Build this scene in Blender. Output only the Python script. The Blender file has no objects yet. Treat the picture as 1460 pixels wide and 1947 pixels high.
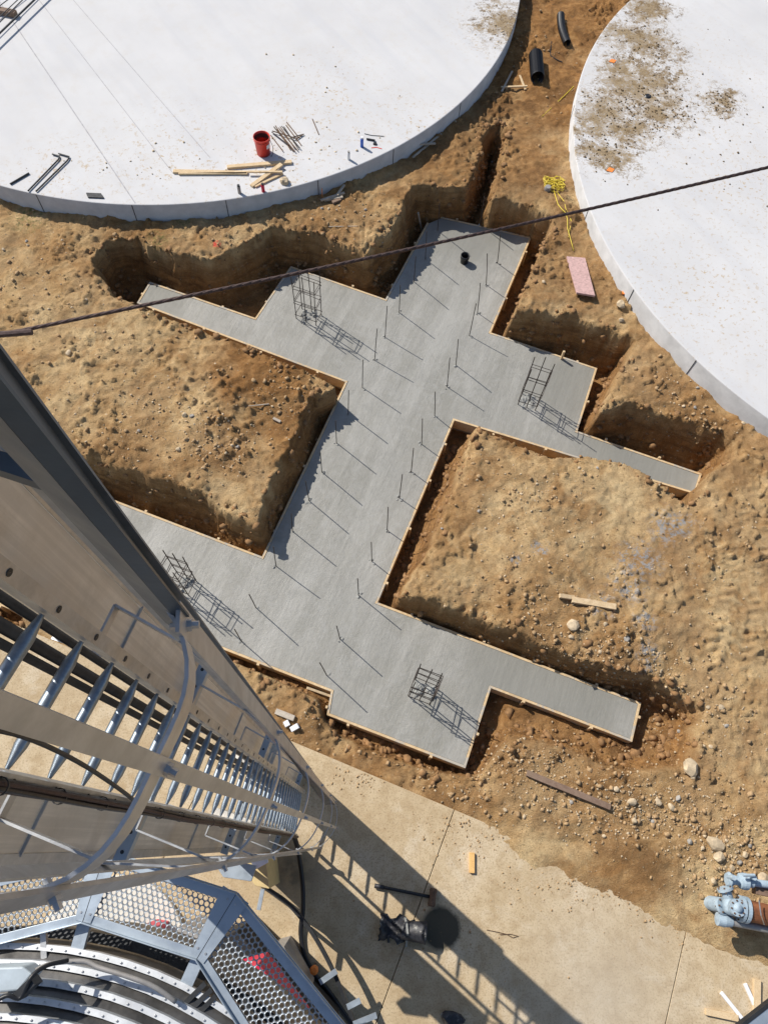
import bpy, bmesh, math, random
import numpy as np
from mathutils import Vector, Matrix
random.seed(7); rng = np.random.default_rng(11)
C = bpy.context.scene.collection
sc = bpy.context.scene
rad = math.radians

# ------------------------------------------------------------------ camera
CAMZ = 12.0
F, NAD, CX, CY = 1375.0, (671.0, 1597.0), 730.0, 973.5      # focal length and plumb point, in photo pixels
dn = np.array([NAD[0]-CX, NAD[1]-CY, F]); dn /= np.linalg.norm(dn)
up = -dn
ax = np.array([1, 0, 0.]); ax -= ax.dot(up)*up; ax /= np.linalg.norm(ax)
ay = np.cross(up, ax)
RW = np.stack([ax, ay, up])
cam_d = bpy.data.cameras.new('camera'); cam = bpy.data.objects.new('camera', cam_d); C.objects.link(cam)
cr, cd, cf = RW[:, 0], RW[:, 1], RW[:, 2]
m = Matrix(((cr[0], -cd[0], -cf[0], 0), (cr[1], -cd[1], -cf[1], 0), (cr[2], -cd[2], -cf[2], CAMZ), (0, 0, 0, 1)))
cam.matrix_world = m
cam_d.sensor_fit = 'VERTICAL'; cam_d.sensor_height = 36; cam_d.lens = F/1947*36
cam_d.clip_start = 0.02; cam_d.clip_end = 1000
sc.camera = cam

# ------------------------------------------------------------------ light
SUN_EL, SHADOW_AZ = 42.0, -39.0
w = bpy.data.worlds.new('World'); sc.world = w; w.use_nodes = True
nt = w.node_tree; bg = nt.nodes['Background']
sky = nt.nodes.new('ShaderNodeTexSky'); sky.sky_type = 'NISHITA'; sky.sun_disc = False
sky.sun_elevation = rad(SUN_EL); sky.sun_rotation = rad(90-(SHADOW_AZ+180)); sky.altitude = 200
nt.links.new(sky.outputs[0], bg.inputs[0]); bg.inputs[1].default_value = 0.10
sd = bpy.data.lights.new('sun', 'SUN'); sun = bpy.data.objects.new('sun', sd); C.objects.link(sun)
sd.energy = 4.6; sd.angle = rad(0.5); sd.color = (1.0, 0.95, 0.87)
sdir = Vector((math.cos(rad(SHADOW_AZ))*math.cos(rad(SUN_EL)), math.sin(rad(SHADOW_AZ))*math.cos(rad(SUN_EL)), -math.sin(rad(SUN_EL))))
sun.rotation_euler = sdir.to_track_quat('-Z', 'Y').to_euler(); sun.location = (-30, 30, 40)
sc.view_settings.view_transform = 'Standard'; sc.view_settings.look = 'None'
sc.view_settings.exposure = 0.25; sc.view_settings.gamma = 1
sc.cycles.max_bounces = 6

# ------------------------------------------------------------------ helpers
def at(px, py, z):
    """world point on the level z that the photo shows at pixel px, py"""
    r = RW @ np.array([px-CX, py-CY, F]); t = (z-CAMZ)/r[2]
    return Vector((r[0]*t, r[1]*t, z))
def atd(px, py, d): return at(px, py, CAMZ-d)

class MB:
    def __init__(s): s.v = []; s.f = []
    def add(s, vs, fs):
        o = len(s.v); s.v += [tuple(v) for v in vs]; s.f += [tuple(i+o for i in f) for f in fs]; return s
    def tube(s, pts, r, n=8, caps=True, r2=None):
        pts = [Vector(p) for p in pts]; N = len(pts); rings = []
        ref = None
        for i, p in enumerate(pts):
            t = (pts[min(i+1, N-1)]-pts[max(i-1, 0)]).normalized()
            if ref is None:
                ref = t.cross(Vector((0, 0, 1)) if abs(t.z) < .9 else Vector((1, 0, 0))).normalized()
            a = (ref-t*ref.dot(t)).normalized(); ref = a; b = t.cross(a)
            rr = r if r2 is None else r+(r2-r)*i/(N-1)
            rings.append([p+a*math.cos(2*math.pi*k/n)*rr+b*math.sin(2*math.pi*k/n)*rr for k in range(n)])
        vs = [v for q in rings for v in q]; fs = []
        for i in range(N-1):
            for k in range(n): fs.append((i*n+k, i*n+(k+1) % n, (i+1)*n+(k+1) % n, (i+1)*n+k))
        if caps: fs += [tuple(range(n))[::-1], tuple((N-1)*n+k for k in range(n))]
        return s.add(vs, fs)
    def bar(s, a, b, w, h, upv=(0, 0, 1)):
        """a straight bar of rectangular section, w across and h along upv"""
        a, b = Vector(a), Vector(b); t = (b-a).normalized(); u = Vector(upv)
        if abs(t.dot(u)) > .98: u = Vector((1, 0, 0))
        x = t.cross(u).normalized(); u = x.cross(t).normalized()
        vs = []
        for p in (a, b):
            for sx, sy in ((-1, -1), (1, -1), (1, 1), (-1, 1)): vs.append(p+x*sx*w/2+u*sy*h/2)
        return s.add(vs, [(0, 1, 2, 3), (7, 6, 5, 4), (0, 4, 5, 1), (1, 5, 6, 2), (2, 6, 7, 3), (3, 7, 4, 0)])
    def prism(s, poly, z0, z1):
        n = len(poly); vs = [(p[0], p[1], z0) for p in poly]+[(p[0], p[1], z1) for p in poly]
        fs = [tuple(range(n))[::-1], tuple(range(n, 2*n))]+[(i, (i+1) % n, n+(i+1) % n, n+i) for i in range(n)]
        return s.add(vs, fs)
    def ribbon(s, pts, h, th, upv=(0, 0, 1)):
        """flat bar bent along pts: h tall along upv, th thick"""
        pts = [Vector(p) for p in pts]; N = len(pts); u = Vector(upv); vs = []
        for i, p in enumerate(pts):
            t = (pts[min(i+1, N-1)]-pts[max(i-1, 0)]).normalized(); x = t.cross(u).normalized()
            for sx, sy in ((-1, -1), (1, -1), (1, 1), (-1, 1)): vs.append(p+x*sx*th/2+u*sy*h/2)
        fs = [(3, 2, 1, 0), tuple(4*(N-1)+k for k in range(4))]
        for i in range(N-1):
            for k in range(4): fs.append((i*4+k, i*4+(k+1) % 4, (i+1)*4+(k+1) % 4, (i+1)*4+k))
        return s.add(vs, fs)
    def lathe(s, prof, c, axis=(0, 0, 1), n=24):
        axis = Vector(axis).normalized(); c = Vector(c)
        a = axis.cross(Vector((0, 0, 1)) if abs(axis.z) < .9 else Vector((1, 0, 0))).normalized(); b = axis.cross(a)
        vs = [c+axis*z+(a*math.cos(2*math.pi*k/n)+b*math.sin(2*math.pi*k/n))*r for r, z in prof for k in range(n)]
        fs = []
        for i in range(len(prof)-1):
            for k in range(n): fs.append((i*n+k, i*n+(k+1) % n, (i+1)*n+(k+1) % n, (i+1)*n+k))
        return s.add(vs, fs)
    def build(s, name, mat, parent=None, smooth=False, bevel=0):
        me = bpy.data.meshes.new(name); me.from_pydata([tuple(v) for v in s.v], [], s.f)
        bm = bmesh.new(); bm.from_mesh(me); bmesh.ops.recalc_face_normals(bm, faces=bm.faces)
        bm.to_mesh(me); bm.free()
        me.materials.append(mat)
        if smooth:
            me.shade_smooth()
        o = bpy.data.objects.new(name, me); C.objects.link(o)
        if parent:
            o.parent = parent
            o.matrix_parent_inverse = Matrix.Translation(-Vector(parent.location)) if parent.type == 'EMPTY' else Matrix()
        if bevel:
            bv = o.modifiers.new('bevel', 'BEVEL'); bv.width = bevel; bv.segments = 2; bv.limit_method = 'ANGLE'
        return o
def tag(o, label, cat, group=None):
    o['label'] = label; o['category'] = cat
    if group: o['group'] = group
    return o
def struct(o): o['kind'] = 'structure'; return o
def stuff(o, label=None, cat=None):
    o['kind'] = 'stuff'
    if label: o['label'] = label
    if cat: o['category'] = cat
    return o
def thing(name, loc, label, cat, group=None):
    o = bpy.data.objects.new(name, None); C.objects.link(o); o.location = loc; o.empty_display_size = .1
    return tag(o, label, cat, group)

# numpy value noise
_T = rng.random((257, 257))
def vnoise(x, y):
    xi = np.floor(x).astype(int); yi = np.floor(y).astype(int); fx = x-xi; fy = y-yi
    fx = fx*fx*(3-2*fx); fy = fy*fy*(3-2*fy); xi &= 255; yi &= 255
    a = _T[xi, yi]; b = _T[xi+1, yi]; c = _T[xi, yi+1]; d = _T[xi+1, yi+1]
    return (a*(1-fx)+b*fx)*(1-fy)+(c*(1-fx)+d*fx)*fy
def fbm(x, y, s, o=4, ph=0.0):
    v = 0; a = .5; t = 0
    for i in range(o):
        v = v+a*vnoise(x*s+ph+17.3*i, y*s+ph*1.7+5.1*i); t += a; a *= .5; s *= 2.03
    return v/t

# ------------------------------------------------------------------ materials
def mat_base(name, rough=.8, metal=0, col=(.5, .5, .5), spec=None):
    m = bpy.data.materials.new(name); m.use_nodes = True
    p = m.node_tree.nodes['Principled BSDF']; p.inputs['Roughness'].default_value = rough
    p.inputs['Metallic'].default_value = metal; p.inputs['Base Color'].default_value = (*col, 1)
    if spec is not None: p.inputs['Specular IOR Level'].default_value = spec
    return m, m.node_tree, p
class NT:
    """short hand for building node trees"""
    def __init__(s, nt): s.nt = nt; s.geo = nt.nodes.new('ShaderNodeNewGeometry'); s.pos = s.geo.outputs['Position']
    def link(s, a, b): s.nt.links.new(a, b)
    def setin(s, sock, v):
        if hasattr(v, 'is_output'): s.link(v, sock)
        else: sock.default_value = v
    def noise(s, scale, detail=6, rough=.6, vec=None, dist=0):
        n = s.nt.nodes.new('ShaderNodeTexNoise'); n.inputs['Scale'].default_value = scale; n.inputs['Detail'].default_value = detail
        n.inputs['Roughness'].default_value = rough; n.inputs['Distortion'].default_value = dist
        s.link(vec or s.pos, n.inputs['Vector']); return n.outputs['Fac']
    def voro(s, scale, feature='F1', vec=None, out='Distance'):
        n = s.nt.nodes.new('ShaderNodeTexVoronoi'); n.feature = feature; n.inputs['Scale'].default_value = scale
        s.link(vec or s.pos, n.inputs['Vector']); return n.outputs[out]
    def ramp(s, fac, stops, smooth=False):
        n = s.nt.nodes.new('ShaderNodeValToRGB'); cr = n.color_ramp
        if smooth: cr.interpolation = 'EASE'
        while len(cr.elements) < len(stops): cr.elements.new(.5)
        for e, (p, c) in zip(cr.elements, stops):
            e.position = p; e.color = (*c, 1) if not isinstance(c, (int, float)) else (c, c, c, 1)
        s.link(fac, n.inputs[0]); return n.outputs[0]
    def mix(s, fac, a, b, mode='MIX'):
        n = s.nt.nodes.new('ShaderNodeMix'); n.data_type = 'RGBA'; n.blend_type = mode
        s.setin(n.inputs[0], fac)
        for sock, v in ((n.inputs[6], a), (n.inputs[7], b)):
            s.setin(sock, (*v, 1) if isinstance(v, tuple) and len(v) == 3 else v)
        return n.outputs[2]
    def math(s, op, a, b=0.0, c=0.0, clamp=False):
        n = s.nt.nodes.new('ShaderNodeMath'); n.operation = op; n.use_clamp = clamp
        s.setin(n.inputs[0], a); s.setin(n.inputs[1], b); s.setin(n.inputs[2], c); return n.outputs[0]
    def attr(s, name):
        n = s.nt.nodes.new('ShaderNodeAttribute'); n.attribute_name = name; return n.outputs['Fac']
    def bump(s, h, strength=.5, dist=.02, normal=None):
        n = s.nt.nodes.new('ShaderNodeBump'); s.setin(n.inputs['Strength'], strength); n.inputs['Distance'].default_value = dist
        s.link(h, n.inputs['Height'])
        if normal is not None: s.link(normal, n.inputs['Normal'])
        return n.outputs[0]
    def blob(s, c, r, soft=.6):
        """1 inside radius r round c falling to 0 (plan view)"""
        n = s.nt.nodes.new('ShaderNodeVectorMath'); n.operation = 'DISTANCE'
        cm = s.nt.nodes.new('ShaderNodeCombineXYZ'); sp = s.nt.nodes.new('ShaderNodeSeparateXYZ')
        s.link(s.pos, sp.inputs[0]); s.link(sp.outputs[0], cm.inputs[0]); s.link(sp.outputs[1], cm.inputs[1])
        s.link(cm.outputs[0], n.inputs[0]); n.inputs[1].default_value = (c[0], c[1], 0)
        mr = s.nt.nodes.new('ShaderNodeMapRange'); s.link(n.outputs['Value'], mr.inputs[0])
        mr.inputs[1].default_value = r*(1-soft); mr.inputs[2].default_value = r; mr.inputs[3].default_value = 1; mr.inputs[4].default_value = 0
        return mr.outputs[0]
    def warp(s, amp, scale):
        nz = s.nt.nodes.new('ShaderNodeTexNoise'); nz.inputs['Scale'].default_value = scale; nz.inputs['Detail'].default_value = 7; nz.inputs['Roughness'].default_value = .7
        s.link(s.geo.outputs['Position'], nz.inputs['Vector'])
        a = s.nt.nodes.new('ShaderNodeVectorMath'); a.operation = 'MULTIPLY_ADD'; s.link(nz.outputs['Color'], a.inputs[0]); a.inputs[1].default_value = (amp,)*3
        s.link(s.geo.outputs['Position'], a.inputs[2])
        b = s.nt.nodes.new('ShaderNodeVectorMath'); b.operation = 'SUBTRACT'; s.link(a.outputs[0], b.inputs[0]); b.inputs[1].default_value = (amp*.5,)*3
        s.pos = b.outputs[0]
    def maxs(s, L):
        o = L[0]
        for q in L[1:]: o = s.math('MAXIMUM', o, q)
        return o

def dirt_material():
    m, nt, p = mat_base('dirt', .95, spec=.15); n = NT(nt)
    big = n.noise(.55, 6, .62, dist=.5); mid = n.noise(3.2, 8, .7, dist=.6); fine = n.noise(34, 7, .78); grit = n.noise(95, 3, .7)
    peb = n.voro(21); patch = n.noise(1.25, 9, .68, dist=1.0)
    dry = n.ramp(mid, [(.28, (.43, .26, .108)), (.48, (.61, .405, .195)), (.62, (.71, .50, .26)), (.78, (.82, .65, .40))])
    # pale dusty crust where the soil was driven over and left to dry
    pale = n.math('MAXIMUM', n.ramp(big, [(.50, 0), (.66, .7)]), n.math('MULTIPLY', n.maxs([n.blob(at(1400, 1130, .4), 1.9, .9), n.blob(at(190, 640, .6), 1.2, .9), n.blob(at(1180, 950, .5), 1.0, .9), n.blob(at(1080, 1450, .2), 1.1, .9), n.blob(at(700, 1440, 0), .8, .9)]), n.ramp(patch, [(.38, 0), (.58, .8)])))
    dry = n.mix(pale, dry, (.83, .63, .35))
    # damp brown islands
    dry = n.mix(n.ramp(patch, [(.36, .85), (.54, 0)]), dry, (.40, .22, .088))
    dry = n.mix(n.ramp(n.noise(.8, 9, .7, dist=1.5), [(.40, .6), (.52, 0)]), dry, (.46, .30, .155))
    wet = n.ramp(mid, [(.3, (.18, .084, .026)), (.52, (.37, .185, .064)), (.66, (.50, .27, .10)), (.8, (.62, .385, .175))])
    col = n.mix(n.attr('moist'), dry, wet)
    # faint layers in the cut faces
    mp = nt.nodes.new('ShaderNodeMapping'); mp.inputs['Scale'].default_value = (.6, .6, 9); nt.links.new(n.pos, mp.inputs[0])
    lay = n.noise(1.0, 5, .65, vec=mp.outputs[0])
    col = n.mix(n.math('MULTIPLY', n.attr('moist'), n.ramp(lay, [(.42, .6), (.52, 0)])), col, (.15, .078, .032))
    # dark crumbs and pale pebbles
    col = n.mix(n.ramp(fine, [(.35, .75), (.46, 0)]), col, (.25, .135, .055))
    col = n.mix(n.ramp(grit, [(.30, .4), (.44, 0)]), col, (.30, .165, .07))
    col = n.mix(n.ramp(grit, [(.60, 0), (.76, .45)]), col, (.88, .70, .45))
    col = n.mix(n.ramp(fine, [(.58, 0), (.70, .45)]), col, (.82, .68, .46))
    pm = n.math('MULTIPLY', n.ramp(peb, [(.0, 1), (.13, 1), (.17, 0)]), n.ramp(n.noise(2.4, 5, .7), [(.50, 0), (.62, .75)]))
    col = n.mix(pm, col, (.70, .57, .40))
    # pale blue-grey spills of dry cement paste
    n.warp(.6, 3)
    sp = n.maxs([n.blob(at(px, py, .5), r) for px, py, r in [(1215, 1065, .5), (1270, 1000, .45), (1200, 1110, .45), (1235, 1245, .3), (1140, 1150, .28), (1230, 1180, .28), (1020, 1045, .2), (1300, 1000, .3), (980, 1065, .15)]])
    n.pos = n.geo.outputs['Position']
    sm = n.math('MULTIPLY', sp, n.ramp(n.noise(9, 6, .75), [(.49, 0), (.57, .85)]))
    col = n.mix(sm, col, (.40, .42, .44))
    gr = n.math('MULTIPLY', n.maxs([n.blob(at(55, 415, .6), .5), n.blob(at(300, 455, .65), .3), n.blob(at(350, 425, .65), .25)]), n.ramp(n.noise(14, 5, .7), [(.47, 0), (.6, .75)]))
    col = n.mix(gr, col, (.15, .17, .05))
    pk = n.math('MULTIPLY', n.blob(at(412, 463, .7), .10, .3), n.ramp(n.noise(20, 3), [(.4, 0), (.5, 1)]))
    col = n.mix(pk, col, (.75, .12, .08))
    nt.links.new(col, p.inputs['Base Color'])
    h = n.math('ADD', n.math('MULTIPLY', fine, 1.0), n.math('MULTIPLY', mid, 1.0))
    h = n.math('ADD', h, n.math('MULTIPLY', grit, .7))
    b = n.bump(h, .9, .05)
    b = n.bump(pm, .5, .015, b)
    nt.links.new(b, p.inputs['Normal'])
    return m

def concrete_white(name, mud_spots, specks):
    m, nt, p = mat_base(name, .85, spec=.2); n = NT(nt)
    big = n.noise(.5, 5, .6); mid = n.noise(3.5, 7, .65)
    col = n.ramp(big, [(.3, (.54, .53, .525)), (.55, (.585, .575, .568)), (.75, (.62, .61, .605))])
    col = n.mix(n.ramp(mid, [(.5, 0), (.75, .4)]), col, (.54, .50, .45))
    mp = nt.nodes.new('ShaderNodeMapping'); mp.vector_type = 'TEXTURE'; mp.inputs['Rotation'].default_value = (0, 0, rad(-55)); mp.inputs['Scale'].default_value = (4, .5, 1); nt.links.new(n.pos, mp.inputs[0])
    col = n.mix(n.ramp(n.noise(1.0, 6, .6, vec=mp.outputs[0]), [(.48, 0), (.72, .5)]), col, (.50, .50, .515))
    sc1 = n.math('MULTIPLY', n.ramp(n.noise(11, 6, .75), [(.565, 0), (.62, .95)]), n.maxs([n.blob(at(*q[:2], 1.0), q[2], 1.0) for q in specks]))
    col = n.mix(sc1, col, (.42, .29, .14))
    if mud_spots:
        n.warp(2.2, 1.3); mm = n.maxs([n.blob(at(*q[:2], 1.0), q[2]*1.35, 1.0) for q in mud_spots]); n.pos = n.geo.outputs['Position']
        f1 = n.noise(4.5, 8, .72); f2 = n.noise(22, 6, .75)
        t = n.math('ADD', mm, n.math('ADD', n.math('MULTIPLY', n.math('SUBTRACT', f1, .5), 1.5), n.math('MULTIPLY', n.math('SUBTRACT', f2, .5), 1.2)))
        f = n.ramp(t, [(.42, 0), (.56, .45), (.85, .95)])
        f = n.math('MULTIPLY', f, n.ramp(mm, [(.02, 0), (.12, 1)]))
        col = n.mix(f, col, n.ramp(f2, [(.35, (.15, .10, .05)), (.6, (.34, .25, .14))]))
        n.warp(1.1, 2.0); arcs = n.noise(2.4, 6, .6, dist=2.5); n.pos = n.geo.outputs['Position']
        sm = n.math('MULTIPLY', n.math('MULTIPLY', n.ramp(arcs, [(.53, 0), (.58, 1)]), n.ramp(mm, [(.12, 0), (.4, 1)])), n.ramp(f2, [(.36, 0), (.46, .95)]))
        col = n.mix(sm, col, n.ramp(f1, [(.35, (.11, .072, .036)), (.65, (.24, .165, .085))]))
    nt.links.new(col, p.inputs['Base Color'])
    nt.links.new(n.bump(n.noise(30, 5), .15, .01), p.inputs['Normal'])
    return m

def metal_mat(name, col, rough, metal, spangle=.25, sc_=18, streak=None):
    m, nt, p = mat_base(name, rough, metal); n = NT(nt)
    v = n.noise(sc_, 6, .7); dark = tuple(c*(1-spangle) for c in col)
    cc = n.ramp(v, [(.3, dark), (.7, col)])
    cc = n.mix(n.ramp(n.noise(3.5, 8, .75), [(.5, 0), (.68, .5)]), cc, tuple(c*.55+.03*k for c, k in zip(col, (1.3, 1, .6))))
    if streak:
        mp = nt.nodes.new('ShaderNodeMapping'); mp.inputs['Scale'].default_value = streak; nt.links.new(n.pos, mp.inputs[0])
        s2 = n.noise(1, 4, .6, vec=mp.outputs[0]); cc = n.mix(n.ramp(s2, [(.42, .45), (.6, 0)]), cc, tuple(c*.55 for c in col))
    nt.links.new(cc, p.inputs['Base Color'])
    nt.links.new(n.ramp(n.noise(6, 5), [(.3, rough-.1), (.7, rough+.12)]), p.inputs['Roughness'])
    nt.links.new(n.bump(n.noise(60, 3), .08, .004), p.inputs['Normal'])
    return m
def simple(name, col, rough=.7, metal=0, var=.3, sc_=12, bump=.2):
    m, nt, p = mat_base(name, rough, metal); n = NT(nt)
    v = n.noise(sc_, 6, .65)
    nt.links.new(n.ramp(v, [(.3, tuple(c*(1-var) for c in col)), (.7, tuple(min(1, c*(1+var*.4)) for c in col))]), p.inputs['Base Color'])
    nt.links.new(n.bump(v, bump, .006), p.inputs['Normal'])
    return m
def wood_mat(name, a, b):
    m, nt, p = mat_base(name, .75, spec=.25); n = NT(nt)
    v = n.noise(5, 8, .7, dist=1.2); v2 = n.noise(60, 4, .7)
    c = n.ramp(v, [(.3, a), (.7, b)]); c = n.mix(n.ramp(v2, [(.35, .5), (.5, 0)]), c, tuple(x*.6 for x in a))
    dm = n.noise(2.2, 5, .7); c = n.mix(n.ramp(dm, [(.55, 0), (.72, .55)]), c, (.27, .2, .13))
    nt.links.new(c, p.inputs['Base Color']); nt.links.new(n.bump(v2, .2, .004), p.inputs['Normal'])
    return m

M = {}
M['dirt'] = dirt_material()
M['pad_left'] = concrete_white('pad_concrete', [(955, 45, .9)], [(520, 330, 2.6), (330, 300, 2.2), (120, 340, 1.6), (620, 200, 2.2), (940, 60, 1.6), (780, 230, 1.4)])
M['pad_right'] = concrete_white('pad_concrete_muddy', [(1215, 75, 1.15), (1185, 130, .6), (1165, 215, .9), (1130, 240, .6), (1200, 245, .8), (1255, 205, .85), (1245, 150, .8), (1370, 190, .65), (1375, 180, .4), (1130, 290, .6), (1175, 300, .5), (1230, 20, .8), (1205, 170, 1.0)],
                               [(1250, 200, 4.5), (1330, 560, 3), (1400, 350, 3)])
M['pad_side'] = simple('pad_side_concrete', (.54, .53, .52), .9, 0, .2, 3)
def apron_mat():
    m, nt, p = mat_base('apron_concrete', .85, spec=.25); n = NT(nt)
    big = n.noise(.8, 6, .6); mid = n.noise(5, 8, .7); fine = n.noise(40, 5, .7)
    col = n.ramp(big, [(.3, (.42, .315, .19)), (.5, (.51, .40, .255)), (.72, (.58, .475, .33))])
    col = n.mix(n.ramp(mid, [(.38, .6), (.56, 0)]), col, (.36, .255, .14))
    col = n.mix(n.ramp(n.noise(1.7, 8, .75, dist=.6), [(.52, 0), (.7, .6)]), col, (.60, .52, .40))
    col = n.mix(n.ramp(n.noise(14, 6, .8), [(.58, 0), (.68, .6)]), col, (.30, .22, .13))
    col = n.mix(n.ramp(fine, [(.36, .7), (.48, 0)]), col, (.26, .19, .11))
    col = n.mix(n.ramp(n.noise(90, 3, .8), [(.58, 0), (.7, .5)]), col, (.66, .56, .42))
    gray = n.math('MULTIPLY', n.blob(at(1150, 1900, 0), 1.6, 1.0), .55)
    col = n.mix(gray, col, (.42, .37, .30))
    crumbs = n.math('MULTIPLY', n.ramp(n.noise(9, 7, .75), [(.55, 0), (.63, .75)]), n.maxs([n.blob(at(*q[:2], 0), q[2], 1.0) for q in [(1180, 1690, 1.3), (1280, 1720, 1.0), (1060, 1660, .9), (900, 1600, .6), (700, 1480, .5)]]))
    col = n.mix(crumbs, col, (.52, .42, .29))
    n.warp(.12, 5); wb = n.blob(at(838, 1765, 0), .31, .22); n.pos = n.geo.outputs['Position']; wetp = n.math('MAXIMUM', wb, n.math('MULTIPLY', n.blob(at(560, 1660, 0), .6, .8), n.ramp(mid, [(.4, 0), (.55, .6)])))
    col = n.mix(wetp, col, (.075, .065, .045))
    nt.links.new(col, p.inputs['Base Color'])
    nt.links.new(n.ramp(wetp, [(0, .88), (1, .8)]), p.inputs['Roughness'])
    nt.links.new(n.bump(fine, .3, .012), p.inputs['Normal']); return m
M['apron'] = apron_mat()
def wet_concrete():
    m, nt, p = mat_base('wet_concrete', .55, spec=.4); n = NT(nt)
    big = n.noise(.9, 5, .6); mid = n.noise(5, 7, .7, dist=.8); fine = n.noise(45, 6, .75)
    col = n.ramp(big, [(.3, (.235, .228, .200)), (.55, (.268, .259, .230)), (.75, (.308, .297, .267))])
    col = n.mix(n.ramp(mid, [(.45, 0), (.75, .4)]), col, (.40, .395, .38))
    mp2 = nt.nodes.new('ShaderNodeMapping'); mp2.vector_type = 'TEXTURE'; mp2.inputs['Rotation'].default_value = (0, 0, rad(68)); mp2.inputs['Scale'].default_value = (3, .45, 1)
    nt.links.new(n.pos, mp2.inputs[0]); col = n.mix(n.ramp(n.noise(1.0, 5, .6, vec=mp2.outputs[0]), [(.44, 0), (.68, .7)]), col, (.375, .365, .335))
    col = n.mix(n.ramp(n.noise(.45, 3), [(.5, 0), (.66, .5)]), col, (.23, .226, .205))
    n.warp(.9, 1.5); dk = n.maxs([n.blob(at(*q, -.12), r, .5) for q, r in [((1060, 1270), 1.6), ((1200, 860), 1.6), ((1080, 740), 1.0), ((900, 440), 1.2), ((300, 570), .9), ((980, 1290), 1.2)]]); n.pos = n.geo.outputs['Position']
    col = n.mix(n.math('MULTIPLY', dk, .75), col, (.215, .21, .185))
    col = n.mix(n.ramp(n.noise(2.2, 8, .72, dist=1.2), [(.36, .55), (.48, 0)]), col, (.24, .235, .212))
    nt.links.new(col, p.inputs['Base Color'])
    nt.links.new(n.ramp(n.noise(2, 5), [(.3, .42), (.7, .72)]), p.inputs['Roughness'])
    mp = nt.nodes.new('ShaderNodeMapping'); mp.vector_type = 'TEXTURE'; mp.inputs['Rotation'].default_value = (0, 0, rad(68)); mp.inputs['Scale'].default_value = (.8, .12, 1)
    nt.links.new(n.pos, mp.inputs[0]); tr = n.noise(1.2, 5, .6, vec=mp.outputs[0])
    b = n.bump(n.math('ADD', n.math('MULTIPLY', mid, .8), n.math('MULTIPLY', tr, .8)), .30, .03)
    b = n.bump(n.math('ADD', fine, n.noise(17, 4, .6)), n.math('SUBTRACT', .30, n.math('MULTIPLY', dk, .24)), .018, b)
    nt.links.new(b, p.inputs['Normal']); return m
M['wet'] = wet_concrete()
M['wood'] = wood_mat('fresh_lumber', (.55, .39, .215), (.72, .56, .36))
def form_wood():
    m = wood_mat('form_lumber', (.50, .345, .18), (.72, .55, .34)); nt = m.node_tree; p = nt.nodes['Principled BSDF']; n = NT(nt)
    src = p.inputs['Base Color'].links[0].from_socket; old = src
    c = n.mix(n.ramp(n.noise(2.6, 7, .75), [(.5, 0), (.58, .8)]), old, (.36, .355, .33)); nt.links.new(c, p.inputs['Base Color']); return m
M['form'] = form_wood()
M['wood_bright'] = wood_mat('orange_lumber', (.62, .36, .13), (.80, .50, .20))
M['wood_old'] = wood_mat('grey_lumber', (.34, .28, .22), (.52, .46, .38))
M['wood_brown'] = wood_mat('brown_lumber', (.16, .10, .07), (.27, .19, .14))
M['rebar'] = simple('rebar_steel', (.075, .06, .052), .65, .5, .5, 40)
M['rebar_rust'] = simple('rusty_rod', (.17, .10, .06), .8, .3, .5, 40)
M['galv'] = metal_mat('galvanised_steel', (.56, .57, .58), .42, .75, .35, 9)
M['galv_deck'] = metal_mat('deck_steel', (.46, .50, .54), .5, .6, .3, 20)
M['galv_dark'] = metal_mat('shaded_channel', (.085, .115, .15), .42, .7, .3, 12)  # shade on the folded web put into a darker blue colour
M['galv_mid'] = metal_mat('halfshade_channel', (.155, .185, .22), .5, .55, .35, 10)  # lighter copy for the flanges, fold shading put into the colour
M['galv_bright'] = metal_mat('bright_galvanised_sheet', (.47, .54, .61), .48, .6, .3, 7)
M['rung'] = metal_mat('rung_steel', (.33, .39, .46), .38, .85, .4, 30)
M['casing'] = metal_mat('casing_sheet', (.74, .70, .63), .45, .35, .2, 6, streak=(30, 30, .7))
M['drum'] = metal_mat('shaded_drum_sheet', (.17, .163, .155), .40, .7, .6, 3)  # shade between the ribs put into the colour by darkening the sheet
M['band'] = metal_mat('zinc_band', (.66, .68, .70), .5, .5, .3, 8)
M['black'] = simple('black_plastic', (.014, .014, .016), .45, 0, .4, 30, .3)
def mud_black():
    m, nt, p = mat_base('muddy_black_plastic', .5); n = NT(nt); a = n.noise(7, 8, .75); b = n.noise(24, 6, .75)
    c = n.ramp(b, [(.3, (.008, .008, .010)), (.7, (.035, .036, .045))]); c = n.mix(n.ramp(a, [(.56, 0), (.64, .85)]), c, (.30, .29, .26))
    nt.links.new(c, p.inputs['Base Color']); nt.links.new(n.bump(b, .5, .012), p.inputs['Normal']); return m
M['black_mud'] = mud_black()
M['red'] = simple('red_plastic', (.62, .045, .025), .45, 0, .15, 10)
M['darkin'] = simple('dark_inside', (.07, .045, .04), .8)  # very dark brown for the insides of bucket and pipe stub
M['white'] = simple('white_paint', (.78, .78, .79), .6, 0, .1)
M['blue'] = simple('blue_paint', (.03, .13, .55), .45, 0, .15)
M['lightblue'] = simple('pale_blue_paint', (.36, .45, .53), .6, 0, .45, 7, .5)
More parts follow.
